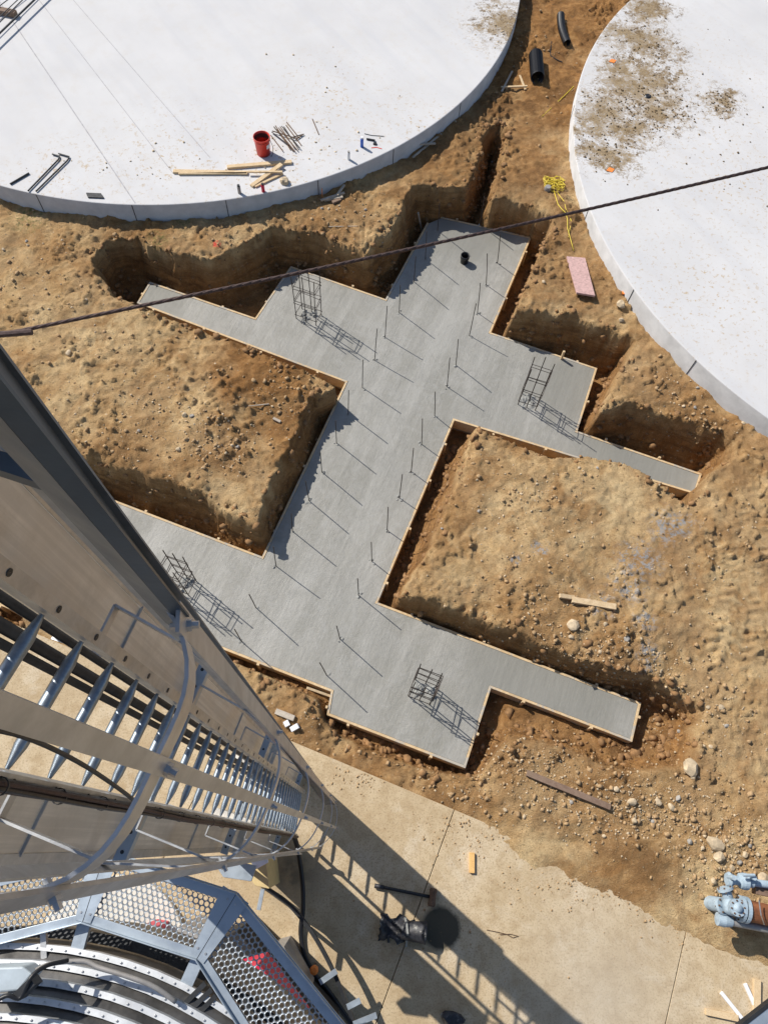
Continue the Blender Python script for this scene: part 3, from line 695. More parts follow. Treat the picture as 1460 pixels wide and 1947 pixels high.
# lumber by the bucket
plank(*on((330, 326), (471, 329), LTZ, .045), .09, .045, M['wood'], 'longest pale plank lying left of the bucket on the pad')
plank(*on((340, 330.5), (470, 330), LTZ, .045), .04, .045, M['wood'], 'narrow plank lying along the near side of the longest plank')
plank(*on((432, 318), (555, 308), LTZ, .05), .09, .05, M['wood'], 'wide pale plank lying in front of the red bucket')
a, b = on((478, 354), (536, 316), LTZ, .04); b.z += .05; a.z += .0
plank(a, b, .09, .035, M['wood'], 'slanting plank propped over the wide plank near the bucket')
a, b = on((485, 355), (538, 330), LTZ, .035); plank(a, b, .05, .03, M['wood'], 'thin slanting lath under the propped plank on the pad')
a, b = on((472, 331), (538, 331), LTZ, .03); a.z += .06; b.z += .055; plank(a, b, .045, .03, M['wood'], 'light lath lying across the slanting planks on the pad')
# rock on pad and spray cans
def rock(c, r, mat, label, name='rock', group=None, seed=0, sq=.75, cat='rock'):
    rr = np.random.default_rng(seed); bm = bmesh.new(); bmesh.ops.create_icosphere(bm, subdivisions=2, radius=1)
    ph = rr.random((5, 3))*6; ax_ = rr.normal(size=(9, 3)); ax_ /= np.linalg.norm(ax_, axis=1)[:, None]; cutd = rr.uniform(.62, .95, 9)
    sc3 = rr.uniform(.75, 1.2, 3); sc3[2] *= sq
    for v in bm.verts:
        p = np.array(v.co); 
        for q, d in zip(ax_, cutd):
            e = p.dot(q)-d
            if e > 0: p = p-q*e*.9
        p = p*(1+.08*math.sin(p[0]*5+ph[0, 0])*math.sin(p[1]*6+ph[1, 0]))
        v.co = Vector(p*sc3*r)
    me = bpy.data.meshes.new(name); bm.to_mesh(me); bm.free(); me.materials.append(mat)
    o = bpy.data.objects.new(name, me); C.objects.link(o); o.location = Vector(c)+Vector((0, 0, r*sq*.45)); o.rotation_euler = (0, 0, rr.random()*6)
    return tag(o, label, cat, group)
rock(at(541, 347, LTZ), .11, M['rock'], 'lone tan rock on the left tank pad near the slanting planks', seed=3)
def can(px, z, r, h, body, cap, label):
    c = at(*px, z); t = thing('spray_can', c, label, 'spray can')
    MB().lathe([(.001, 0), (r, 0), (r, h*.8), (r*.75, h*.86), (.001, h*.86)], c, n=18).build('can', body, t, smooth=True)
    MB().lathe([(r*.8, h*.84), (r*.8, h), (.001, h)], c, n=16).build('cap', cap, t)
can((688, 279), LTZ, .035, .24, M['blue'], M['white'], 'blue spray can with white cap standing near the pad edge')
can((663, 303), LTZ, .03, .20, M['white'], M['grey_pipe'], 'white bottle standing on the pad edge left of the blue can')
can((456, 367), LTZ, .035, .20, M['grey_pipe'], M['dark'], 'grey spray can standing at the pad edge below the planks')
can((501, 364), LTZ, .035, .20, M['redpaint'], M['dark'], 'dark red spray can standing by the slanting planks')
a, b = on((697, 264), (713, 267), LTZ, .04); tag(MB().tube([a, b], .02, 8).build('marker', M['black']), 'short black tool lying right of the blue spray can', 'tool')
tag(MB().lathe([(.001, .03), (.035, .03), (.045, 0), (.001, 0)], at(713, 274, LTZ), n=14).build('bottle_cap', M['black']), 'small round black cap lying near the pad edge', 'cap')
tag(MB().tube([at(693, 254, LTZ+.01), at(705, 257, LTZ+.01), at(730, 259, LTZ+.01)], .006, 5).build('wire', M['dark']), 'thin grey wire lying above the blue spray can', 'wire')
tag(MB().ribbon([at(706, 281, LTZ+.004), at(716, 280, LTZ+.004), at(726, 283, LTZ+.004)], .02, .004, (0, 1, 0)).build('red_tape', M['red']), 'scrap of thin red tape by the pad edge', 'tape')
# bent anchor rods
for k, (pts, lab) in enumerate([([(54, 363), (113, 302), (114, 297), (100, 293)], 'dark bent anchor rod with a hooked end, left of the pair'), ([(69, 364), (130, 304), (133, 298), (112, 292)], 'dark bent anchor rod with a hooked end, right of the pair')]):
    q = [at(*p, LTZ+.025) for p in pts]; P3 = [q[0], q[0].lerp(q[1], .5), q[0].lerp(q[1], .97), q[1].lerp(q[2], .5), q[2].lerp(q[3], .05), q[2].lerp(q[3], .5), q[3]]
    tag(MB().tube(P3, .015, 8).build('anchor_rod', M['dark']), lab, 'steel rod', 'anchor rods on the left pad')
tag(MB().tube([at(20, 350, LTZ+.02), at(56, 329, LTZ+.02)], .018, 8).build('steel_rod', M['dark']), 'short straight dark steel rod left of the bent anchor rods', 'steel rod')
for k in range(4):
    y = 368+k*2.2; tag(MB().bar(*on((165+k, y), (193+k*1.5, y+1.2), LTZ, .03), .025, .03).build('steel_bar', M['dark']), 'dark short bar in the small bundle near the pad edge', 'steel bar', 'dark bars bundled near the pad edge')
# timber with rods in the far corner of the left pad
a, b = on((-40, 12), (31, 27), LTZ, .12); plank(a, b, .14, .12, M['wood_brown'], 'dark timber block in the far left corner of the pad under steel rods', 'timber', 'timber')
for k, (a, b) in enumerate([((-30, 92), (95, -28)), ((-30, 72), (72, -28)), ((-30, 34), (52, -28)), ((-30, 60), (64, -28))]):
    tag(MB().tube([at(*a, LTZ+.14), at(*b, LTZ+.14)], (.022, .012, .01, .01)[k], 6).build('long_rod', M['dark']), ['thickest dark rod across the timber block at the pad corner', 'thin dark rod next to the thickest rod over the timber', 'thin rod farthest up across the timber block', 'thin rod between two others across the timber block'][k], 'steel rod', 'rods over the corner timber')

# ------------------------------------------------------------------ corridor between the pads
def corrugated(px0, px1, r, label, bend=0.0, curve=None):
    a, b = gpt(*px0), gpt(*px1); a.z = max(a.z, .55)+r*.9; b.z = max(b.z, .55)+r*.9
    t = thing('drain_pipe', a-Vector((0, 0, r)), label, 'drain pipe')
    N = 60; side = (b-a).cross(Vector((0, 0, 1))).normalized(); vs = []; fs = []; n = 18
    pts = [a.lerp(b, k/N)+side*bend*math.sin(math.pi*k/N) for k in range(N+1)]
    for k, p in enumerate(pts):
        d = (pts[min(k+1, N)]-pts[max(k-1, 0)]).normalized(); x = d.cross(Vector((0, 0, 1))).normalized(); u = x.cross(d)
        rr = r*(1.0 if k % 2 else .93)
        vs += [p+(x*math.cos(2*math.pi*j/n)+u*math.sin(2*math.pi*j/n))*rr for j in range(n)]
    for k in range(N):
        for j in range(n): fs.append((k*n+j, k*n+(j+1) % n, (k+1)*n+(j+1) % n, (k+1)*n+j))
    o = MB().add(vs, fs).build('pipe', M['black'], t)
    sm = o.modifiers.new('thickness', 'SOLIDIFY'); sm.thickness = -.012
    return t
corrugated((1064, 34), (1076, 88), .085, 'thin curved black corrugated drain pipe on the far dirt', .05)
corrugated((1015, 116), (1019, 158), .155, 'thick short black corrugated pipe lying on the dirt between the pads')
def lath(a, b, lab, w_=.045, h_=.03, mat='wood_old', lift=0.0, name='wooden_lath', cat='lath', group=None):
    p, q = gpt(*a), gpt(*b); p.z += h_/2+.01+lift; q.z += h_/2+.01+lift
    return plank(p, q, w_, h_, M[mat], lab, cat, name, group)
lath((973, 138), (953, 177), 'grey lath leaning away at the left of the three by the thick pipe')
lath((951, 170), (1001, 168), 'pale lath lying level below the other two by the thick pipe', mat='wood', lift=.03)
lath((987, 146), (998, 173), 'short pale lath at the right of the three by the thick pipe', mat='wood')
lath((784, 303), (838, 259), 'long pale lath crossing under another beside the left pad', lift=.02)
lath((789, 281), (827, 279), 'short pale lath crossing over another beside the left pad', mat='wood_old', lift=.06)
lath((610, 385), (655, 371), 'pale lath on the dirt at the foot of the left pad', .05, .03, lift=.03)
lath((617, 383), (652, 378), 'grey timber offcut in the scrap below the left pad', .06, .05)
lath((641, 377), (655, 357), 'short grey lath leaning against the left pad wall', .05, .03, lift=.05)
lath((632, 388), (648, 382), 'stubby tan offcut in front of the scrap pile', .07, .05, 'wood_brown')
tag(MB().bar(gpt(613, 375, .0), gpt(613, 375, .22), .05, .012, (1, 0, 0)).build('marker_flag', M['orange']), 'orange marker stuck in the dirt against the left pad wall', 'marker')
lath((640, 402), (640, 400), 'small pebble sized wood chip by the scrap pile', .03, .02)
lath((625, 432), (680, 431), 'thin grey stick lying on the ridge below the left pad', .015, .012)
# wires in the dirt
q = [gpt(x, y, .012) for x, y in [(1048, 80), (1045, 100), (1046, 107), (1056, 114), (1068, 120)]]
tag(MB().tube(q, .012, 6).build('wire', M['dark']), 'bent dark wire sticking from the dirt between the pads', 'wire')
q = [gpt(x, y, .01) for x, y in [(1090, 165), (1080, 175), (1062, 192), (1045, 208), (1030, 222)]]
tag(MB().tube(q, .008, 5).build('string', M['yellow']), 'faint yellow string running over the dirt beside the right pad', 'string')
# yellow hose coil and its tail
hc = gpt(1052, 352); pts = []
for k in range(150):
    a = k*.37; r_ = .13+.07*math.sin(k*.9)+.025*math.cos(k*2.3)
    pts.append(hc+Vector((math.cos(a)*r_*1.25+.05*math.sin(k*.21), math.sin(a)*r_+.05*math.cos(k*.33), .02+.06*(k/150)+.015*math.sin(k*1.7))))
tail = [gpt(x, y, .014) for x, y in [(1052, 363), (1056, 378), (1060, 390), (1067, 399), (1075, 406), (1078, 420), (1078, 436), (1082, 450), (1086, 465), (1090, 478)]]
tail2 = [gpt(x, y, .014) for x, y in [(1058, 366), (1064, 375), (1072, 385), (1075, 398), (1081, 410), (1085, 420), (1083, 434), (1081, 444), (1080, 452)]]
t = thing('yellow_hose', hc, 'tangled yellow hose on the dirt with two tails running toward the pink board', 'hose')
MB().tube(pts, .008, 6).build('coil', M['yellow'], t, smooth=True)
MB().tube(tail, .009, 6).build('tail', M['yellow'], t, smooth=True); MB().tube(tail2, .008, 6).build('tail', M['yellow'], t, smooth=True)
MB().lathe([(.001, .09), (.06, .09), (.075, .05), (.075, 0)], gpt(1040, 361), n=16).build('fitting', M['grey_pipe'], t)
# pink board leaning on the soil
zb = .66; bq = [at(1077, 487, zb), at(1112, 490, zb), at(1131, 562, zb+.10), at(1096, 556, zb+.10)]
mb = MB(); nb = (bq[1]-bq[0]).cross(bq[3]-bq[0]).normalized(); nb = nb if nb.z > 0 else -nb
mb.add([p for p in bq]+[p-nb*.045 for p in bq], [(0, 1, 2, 3), (7, 6, 5, 4), (0, 4, 5, 1), (1, 5, 6, 2), (2, 6, 7, 3), (3, 7, 4, 0)])
tag(mb.build('pink_board', M['pinkboard'], bevel=.004), 'pink faced form panel lying tilted on the dirt by the right pad', 'board')
# orange squares
for px, z, lab in [((1164, 116), RTZ, 'orange marker square at the muddy far part of the right pad'), ((1160, 323), RTZ, 'orange marker square on clean concrete near the cable over the right pad')]:
    c = at(*px, z+.006); mb = MB(); mb.prism([(c.x+math.cos(a)*.1, c.y+math.sin(a)*.075) for a in (rad(20), rad(100), rad(200), rad(285))], z+.002, z+.012)
    tag(mb.build('marker_square', M['orange']), lab, 'marker', 'orange marker squares')
c = gpt(1186, 560); tag(MB().prism([(c.x-.06, c.y-.02), (c.x+.06, c.y-.05), (c.x+.07, c.y+.06), (c.x-.04, c.y+.07)], c.z, c.z+.03).build('marker_flag', M['orange']), 'orange marker lying in the dirt against the right pad wall', 'marker')
tag(MB().lathe([(.001, .02), (.06, .02), (.085, 0)], at(1231, 183, RTZ), n=12).build('pipe_plug', M['black']), 'round black plug in the mud on the right pad', 'plug')

# ------------------------------------------------------------------ lumber on the soil and the apron
lath((1085, 1142), (1168, 1156), 'pale timber lying on the dirt right of the slab', .10, .07, 'wood')
lath((1062, 1134), (1090, 1138), 'short pale offcut at the end of the timber right of the slab', .07, .05, 'wood')
lath((1000, 1470), (1158, 1535), 'long dark brown plank on the rubble above the apron', .09, .06, 'wood_brown')
lath((525, 1353), (560, 1367), 'grey weathered board end beside the tower near the slab', .09, .06, 'wood_old')
lath((541, 1379), (550, 1374), 'left white block offcut beside the tower foot', .09, .06, 'white', name='white_block', cat='block'); lath((554, 1388), (568, 1380), 'right white block offcut beside the tower foot', .08, .06, 'white', name='white_block', cat='block')
lath((520, 797), (534, 804), 'short grey board end on the left dirt mound', .05, .04, 'wood_old')
lath((473, 774), (512, 769), 'thin grey stick on the left dirt mound', .02, .015, 'wood_old')
lath((585, 1313), (632, 1330), 'split pale board in the trench by the lower form corner', .04, .03, 'wood', lift=.25)
plank(*on((897, 1621), (897, 1660), 0, .05), .075, .05, M['wood_bright'], 'short bright wood block alone on the apron', 'wood block', 'wood_block')
plank(*on((1438, 1862), (1437, 1935), 0, .05), .10, .05, M['wood'], 'wide tan board by the pipe shadow in the lower right corner')
plank(*on((1340, 1923), (1402, 1936), 0, .05), .08, .05, M['wood'], 'pale board pointing left in the lower right corner')
plank(*on((1370, 1887), (1410, 1937), 0, .04), .05, .04, M['white'], 'left white strip in the lower right corner', 'trim strip', 'trim_strip')
plank(*on((1415, 1870), (1434, 1912), 0, .04), .05, .04, M['white'], 'white strip next to the wide tan board in the corner', 'trim strip', 'trim_strip')
plank(*on((1452, 1930), (1470, 1965), 0, .04), .06, .04, M['white'], 'white strip cut by the photo edge in the lower right corner', 'trim strip', 'trim_strip')
# sledge hammer
ha, hb = at(712, 1684, .05), at(822, 1706, .05)
t = thing('sledge_hammer', at(770, 1695, 0), 'long black handled sledge hammer lying in the tower shadow', 'hammer')
MB().tube([ha, ha.lerp(hb, .3), ha.lerp(hb, .7), hb], .024, 10).build('handle', M['black'], t, smooth=True)
MB().tube([ha, ha.lerp(hb, .16)], .032, 10).build('grip', M['black_mud'], t, smooth=True)
hd = (hb-ha).normalized(); hs = Vector((-hd.y, hd.x, 0))
MB().lathe([(.001, -.12), (.05, -.12), (.058, -.09), (.048, -.04), (.048, .04), (.058, .09), (.05, .12), (.001, .12)], hb+Vector((0, 0, .01)), hs, 8).build('head', M['rebar_rust'], t)
# tipped muddy black bucket with a rag and strap
c0, c1 = at(762, 1768, .16), at(828, 1776, .16); axv = (c1-c0).normalized()
t = thing('tipped_bucket', at(790, 1775, 0), 'muddy black bucket tipped on its side by the round wet patch', 'bucket')
MB().lathe([(.001, 0), (.115, 0), (.12, .01), (.14, .32), (.15, .33), (.15, .36), (.135, .36), (.115, .03)], c0+Vector((0, 0, -.0)), axv, 28).build('body', M['black_mud'], t, smooth=True)
mb = MB(); rg = np.random.default_rng(5)
base = at(748, 1765, .10); G = 12
vs = []
for i in range(G):
    for j in range(G):
        u, v = i/(G-1)-.5, j/(G-1)-.5
        v *= .66+.16*math.sin(i*1.1+.6)+.05*math.cos(i*3.1); u += .025*math.sin(j*2.3)
        vs.append(base+axv*(u*.50+.05)+Vector((-axv.y, axv.x, 0))*(v*.46)+Vector((0, 0, .09*math.sin(u*9+v*4)*math.cos(v*7)+.05*rg.random()+.04-.5*abs(v)*.35)))
fs = [(i*G+j, (i+1)*G+j, (i+1)*G+j+1, i*G+j+1) for i in range(G-1) for j in range(G-1)]
o = mb.add(vs, fs).build('rag', M['black_mud'], t, smooth=True); sm = o.modifiers.new('thickness', 'SOLIDIFY'); sm.thickness = .01
MB().ribbon([at(770, 1745, .12), at(773, 1757, .30), at(775, 1775, .31), at(772, 1800, .02)], .03, .006, tuple(axv)).build('strap', M['cement'], t)
MB().tube([at(741, 1757, .05), at(737, 1775, .04), at(739, 1792, .03)], .02, 8).build('cord', M['black_mud'], t, smooth=True)
c = at(858, 1937, 0); t = thing('black_bag', c, 'crumpled black bag at the bottom edge in the tower shadow', 'bag')
o = rock(c, .14, M['black_mud'], '', name='bag_body', seed=77); o.parent = t; o.matrix_parent_inverse = Matrix.Translation(-c)
for k in ('label', 'category'): del o[k]
o.scale = (1.3, .8, .7)
# twisted wire on the apron
q = [at(x, y, .01) for x, y in [(925, 1768), (945, 1772), (962, 1776), (975, 1783), (985, 1780), (970, 1776), (950, 1777)]]
tag(MB().tube(q, .005, 5).build('wire', M['rebar_rust']), 'thin bent wire lying on the apron right of the wet patch', 'wire')

# ------------------------------------------------------------------ pipes and valves at the right edge
pr = at(1410, 1725, 0)
t = thing('valve_assembly', pr, 'pale blue gate valves joined to a thick rusty pipe at the right edge', 'pipe valves')
def cyl(a, b, prof, mat, name, n=24):
    a, b = Vector(a), Vector(b); L = (b-a).length; ax_ = (b-a).normalized()
    return MB().lathe([(max(r_, .001), z*L) for r_, z in prof], a, ax_, n).build(name, mat, t, smooth=False)
mz = .74
x0, x1 = at(1412, 1729, mz), at(1528, 1755, mz); mdv = (x1-x0).normalized()
cyl(x0, x0+mdv*2.5, [(0, 0), (.135, 0), (.135, 1)], M['rust'], 'rusty_pipe', 28)
def flange(c, d, r_, th=.03, bolts=8, mat=None):
    d = Vector(d).normalized(); c = Vector(c); mb = MB().lathe([(.001, -th), (r_, -th), (r_, th), (.001, th)], c, d, 24)
    a = d.cross(Vector((0, 0, 1))).normalized() if abs(d.z) < .9 else Vector((1, 0, 0)); b = d.cross(a); bt_ = MB()
    for k in range(bolts):
        q = c+(a*math.cos(2*math.pi*k/bolts)+b*math.sin(2*math.pi*k/bolts))*r_*.82
        bt_.tube([q-d*th*2.0, q+d*th*2.0], .012, 6)
    fl_ = mb.build('flange', mat or M['lightblue'], t); bt_.build('flange_bolts', M['rebar_rust'], fl_)
flange(x0+mdv*.03, mdv, .17, .022); flange(x0-mdv*.035, mdv, .17, .022)
body = x0-mdv*.15
o = MB().lathe([(.001, -.12), (.08, -.115), (.11, -.06), (.115, 0), (.11, .06), (.08, .115), (.001, .12)], body, mdv, 24).build('valve_body', M['lightblue'], t, smooth=True)
MB().lathe([(.10, -.75), (.10, .05), (.07, .09), (.05, .20), (.001, .20)], body, (0, 0, 1), 20).build('valve_riser', M['lightblue'], t, smooth=True)
flange(body+Vector((0, 0, .10)), (0, 0, 1), .11, .014); flange(body+Vector((0, 0, .15)), (0, 0, 1), .11, .014)
e1 = at(1380, 1708, .8); 
cyl(body+Vector((0, 0, -.05)), at(1378, 1690, .76), [(.07, 0), (.07, 1)], M['lightblue'], 'elbow')
flange(at(1378, 1690, .76), at(1378, 1690, .76)-body, .11, .018, 6)
v2 = at(1385, 1672, .78); v3 = at(1430, 1678, .78)
cyl(v2-(v3-v2)*.1, v3, [(0, 0), (.08, 0), (.10, .1), (.08, .2), (.06, .3), (.06, .45), (.10, .5), (.11, .62), (.11, .78), (.07, .8), (.07, 1), (0, 1)], M['lightblue'], 'small_valve')
cyl(v3, v3+(v3-v2)*2.0, [(.05, 0), (.05, 1)], M['lightblue'], 'branch_pipe')
for q in (at(1385, 1668, .8), at(1423, 1668, .8)): MB().tube([q, q+Vector((0, 0, .16))], .035, 8).build('valve_stem', M['lightblue'], t)
MB().tube([at(1412, 1664, .98), at(1434, 1664, .98)], .02, 8).build('valve_lever', M['lightblue'], t)
cyl(body+Vector((0, 0, -.1)), at(1373, 1728, .6), [(.07, 0), (.07, 1)], M['lightblue'], 'lower_elbow')
flange(at(1372, 1724, .64), at(1373, 1728, .6)-body, .11, .02, 6)
g0, g1 = at(1368, 1748, .60), at(1500, 1774, .60); gd = (g1-g0).normalized()
cyl(g0-gd*.05, g0+gd*.16, [(0, 0), (.085, .05), (.09, .5), (.07, 1)], M['lightblue'], 'pipe_end')
cyl(g0+gd*.1, g0+gd*2.5, [(.055, 0), (.055, 1)], M['grey_pipe'], 'grey_pipe')
MB().bar(at(1432, 1690, .68), at(1500, 1706, .68), .12, .12).build('timber_support', M['wood_brown'], t)
pit = [at(x, y, .012) for x, y in [(1395, 1757), (1470, 1775), (1500, 1830), (1432, 1790), (1400, 1768)]]
MB().tube([at(1442, 1712, 1.0), at(1446, 1740, 1.0), at(1452, 1758, .8)], .008, 6).build('strap_wire', M['galv'], t)

# ------------------------------------------------------------------ overhead wire rope
ca, cb = atd(-300, 698, 3.0), atd(1760, 246, 3.2)
mid = [ca.lerp(cb, k/24)-Vector((0, 0, .05*math.sin(math.pi*k/24))) for k in range(25)]
mb = MB()
ux = (cb-ca).normalized(); side = ux.cross(Vector((0, 0, 1))).normalized(); upv = side.cross(ux)
for s_ in range(3):
    pts = []
    L = (cb-ca).length; N = int(L/.012)
    N = min(N, 700)
    for k in range(N+1):
        f_ = k/N; a = f_*L/.16*2*math.pi+s_*2.094
        pts.append(ca.lerp(cb, f_)-Vector((0, 0, .05*math.sin(math.pi*f_)))+side*math.cos(a)*.003+upv*math.sin(a)*.003)
    mb.tube(pts, .0075, 6)
tag(mb.build('wire_rope', M['cable'], smooth=True), 'dark twisted wire rope stretched across the view above the slab', 'cable')
tag(MB().tube([atd(-60, 645, 3.0), atd(0, 636, 3.0), atd(62, 631, 3.0)], .016, 8).build('wire_clamp', M['cable']), 'dark steel rod end beside the wire rope at the left edge', 'clamp')

# ------------------------------------------------------------------ caged ladder of the elevator tower
D0 = 1.93; RS = .305
rA0, rA1 = atd(83, 1165, D0), atd(508, 1461, D0+17*RS)
rB0, rB1 = atd(12, 1465, D0+RS), atd(478, 1566, D0+17*RS)
def online(p, q, d):
    f_ = (CAMZ-d-p.z)/(q.z-p.z); return p+(q-p)*f_
RA = lambda d: online(rA0, rA1, d)
RB = lambda d: online(rB0, rB1, d)
LBOT = 11.6
lad = thing('caged_ladder', (RA(LBOT)+RB(LBOT))/2, 'galvanised caged ladder running down the tower to the apron', 'ladder')
e_l = (RA(4)-RB(4)); e_l.z = 0; e_l.normalize()
n_l = Vector((e_l.y, -e_l.x, 0)); n_l = n_l if n_l.dot(-RA(4)) > 0 else -n_l       # towards the climber
for side, RR, sg in (('a', RA, 1), ('b', RB, -1)):
    mb = MB(); a, b = RR(.0), RR(LBOT)
    o_ = e_l*sg*.004
    mb.bar(a+o_, b+o_, .008, .07, tuple(n_l)); mb.bar(a+o_+e_l*sg*.02+n_l*.031, b+o_+e_l*sg*.02+n_l*.031, .04, .007, tuple(n_l)); 
    rail_ = mb.build('rail', M['galv'], lad)
    hb_ = MB()
    for k in range(-4, 32):
        d = D0+RS*k; c = RR(d)+e_l*sg*.022+n_l*.0355
        hb_.lathe([(.011, 0), (.011, .0015), (.001, .0015)], c, tuple(n_l), 10)
    hb_.build('rail_holes', M['dark'], rail_)
for k in range(-4, 32):
    d = D0+RS*k
    a, b = RA(d), RB(d); L = (b-a).length; ax_ = (b-a).normalized()
    MB().lathe([(.007, .005), (.010, .02), (.0205, .075), (.0205, L-.075), (.010, L-.02), (.007, L-.005)], a, ax_, 10).build('rung', M['rung'], lad, smooth=True)
# cage: straps through measured points and hoops between
HD = [1.05, 2.35, 3.75, 5.35, 7.05, 8.75]
st2 = (atd(302, 1452, 1.05), atd(626, 1569, 7.05)); stL = (atd(340, 1190, 1.05), atd(625, 1514, 7.05)); st3 = (atd(95, 1688, 1.05), atd(592, 1612, 7.05))
S2 = lambda d: online(*st2, d)
SL = lambda d: online(*stL, d)
S3 = lambda d: online(*st3, d)
def s0(d):
    p = atd(367, 1241, 2.45); o = RA(d)-RA(2.45); return Vector((p.x+o.x, p.y+o.y, CAMZ-d))
def s4(d):
    p = atd(222, 1640, 2.45); o = RB(d)-RB(2.45); return Vector((p.x+o.x, p.y+o.y, CAMZ-d))
def arc3(a, b, c, n=8):
    """smooth curve through three points"""
    out = []
    for k in range(n): out.append(k/n)
    return [a*((1-2*f_)*(1-f_))+b*(4*f_*(1-f_))+c*(f_*(2*f_-1)) for f_ in out]+[c]
def catmull(P_, n=7):
    Q = [P_[0]*2-P_[1]]+P_+[P_[-1]*2-P_[-2]]; out = []
    for i in range(1, len(Q)-2):
        for k in range(n):
            t_ = k/n; p0, p1, p2, p3 = Q[i-1:i+3]
            out.append(.5*((2*p1)+(p2-p0)*t_+(2*p0-5*p1+4*p2-p3)*t_*t_+(3*p1-p0-3*p2+p3)*t_**3))
    return out+[Q[-2]]
def out_from(p, d, k):
    c = (RA(d)+RB(d))/2+n_l*.36; v = (p-c); v.z = 0; return p+v.normalized()*k
for d in HD:
    cA, cB = RA(d)+e_l*.15, RB(d)-e_l*.13
    cv = catmull([s0(d), SL(d), S2(d), S3(d), s4(d)], 8)
    mb = MB(); mb.ribbon(cv, .05, .006); hoop_ = mb.build('hoop', M['galv'], lad)
    for R_, c_, s_ in ((RA(d)+e_l*.01, cA, s0(d)), (RB(d)-e_l*.01, cB, s4(d))):
        mb = MB().bar(R_, c_, .008, .045, (0, 0, 1)); mb.bar(c_, s_, .008, .045); mb.build('hoop_bracket', M['galv'], lad)
    for S_ in (SL, S2, S3):
        bo = MB(); p = out_from(S_(d), d, -.012); q = out_from(S_(d), d, .03); bo.tube([p, q], .006, 6); bo.tube([out_from(S_(d), d, .008), out_from(S_(d), d, .02)], .0095, 6)
        bo.build('hoop_bolt', M['galv'], hoop_)
def vbar(fun, d0, d1, w_, th, name='strap'):
    a, b = out_from(fun(d0), d0, .010), out_from(fun(d1), d1, .010)
    c = (RA(1)+RB(1))/2+n_l*.36; rv = a-c; rv.z = 0; rv.normalize()
    MB().bar(a, b, w_, th, tuple(rv)).build(name, M['galv'], lad)
vbar(S2, .35, 9.2, .025, .007); vbar(S3, .25, 9.2, .033, .007); vbar(s0, .2, 9.2, .05, .006); vbar(s4, .2, 9.2, .05, .006)
vbar(SL, 1.0, 9.2, .045, .006)
# the doubled channel strap nearest the lens: three folds measured at depth .69
dm = .69
cs = [atd(249, 995, dm), atd(222, 995, dm), atd(183, 997, dm), atd(143, 997, dm)]
tl = SL(1.05)-SL(.69)
def chan(idx, off, d0, d1, name, mat, th=.004):
    P_ = [cs[i] for i in idx]; k0, k1 = (d0-dm)/(1.05-.69), (d1-dm)/(1.05-.69)
    sc_ = [off[i] for i in range(len(idx))]
    A_ = [Vector((p.x*o, p.y*o, CAMZ-dm))+tl*k0 for p, o in zip(P_, sc_)]; B_ = [Vector((p.x*o, p.y*o, CAMZ-dm))+tl*k1 for p, o in zip(P_, sc_)]
    n = len(A_); mb = MB().add(A_+B_, [(i, i+1, n+i+1, n+i) for i in range(n-1)])
    o = mb.build(name, mat, lad); sm = o.modifiers.new('thickness', 'SOLIDIFY'); sm.thickness = th; sm.offset = 0
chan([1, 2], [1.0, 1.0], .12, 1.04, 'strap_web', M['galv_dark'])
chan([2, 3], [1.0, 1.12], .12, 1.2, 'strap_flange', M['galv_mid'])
def line_sheet(a0, a1, b0, b1, e0, e1, name, mat):
    """thin strip between the lines a0-a1 and b0-b1, lengthened by e0 and e1"""
    q = [a0+(a0-a1)*e0, a1+(a1-a0)*e1, b1+(b1-b0)*e1, b0+(b0-b1)*e0]
    o = MB().add(q, [(0, 1, 2, 3)]).build(name, mat, lad); sm = o.modifiers.new('thickness', 'SOLIDIFY'); sm.thickness = .005; sm.offset = 0
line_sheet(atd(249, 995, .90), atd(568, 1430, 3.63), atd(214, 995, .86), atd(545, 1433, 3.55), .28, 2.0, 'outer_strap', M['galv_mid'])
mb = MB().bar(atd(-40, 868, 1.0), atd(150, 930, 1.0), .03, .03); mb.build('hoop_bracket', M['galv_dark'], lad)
# short horizontal stand-offs with holes behind the ladder
def plane_hit(px, py, off):
    r = RW @ np.array([px-CX, py-CY, F]); r = Vector(r); k = -off/(r.dot(n_l)); return Vector((0, 0, CAMZ))+r*k
CASN = -((RA(4)+RB(4))/2).dot(n_l)
CASN = -Vector((RA(4).x, RA(4).y, 0)).dot(n_l)+.20      # distance of the casing face from the lens, along the ladder normal
so = []
for px, py in [(372, 1285), (500, 1395), (562, 1458)]:
    p = plane_hit(px, py, CASN-.03); so.append(CAMZ-p.z)
for d in so:
    c = (RA(d)+RB(d))/2; c = c-n_l*(.15)
    a, b = c+e_l*.56, c-e_l*.56
    mb = MB(); mb.bar(a, b, .06, .006); mb.bar(a+n_l*.03-Vector((0, 0, .03)), b+n_l*.03-Vector((0, 0, .03)), .006, .06)
    so_ = mb.build('standoff', M['galv_bright'], lad)
    hb_ = MB()
    for k in range(-5, 6):
        hb_.lathe([(.010, 0), (.010, .0015), (.001, .0015)], c+e_l*k*.1+Vector((0, 0, .0035)), (0, 0, 1), 10)
    hb_.build('standoff_holes', M['dark'], so_)
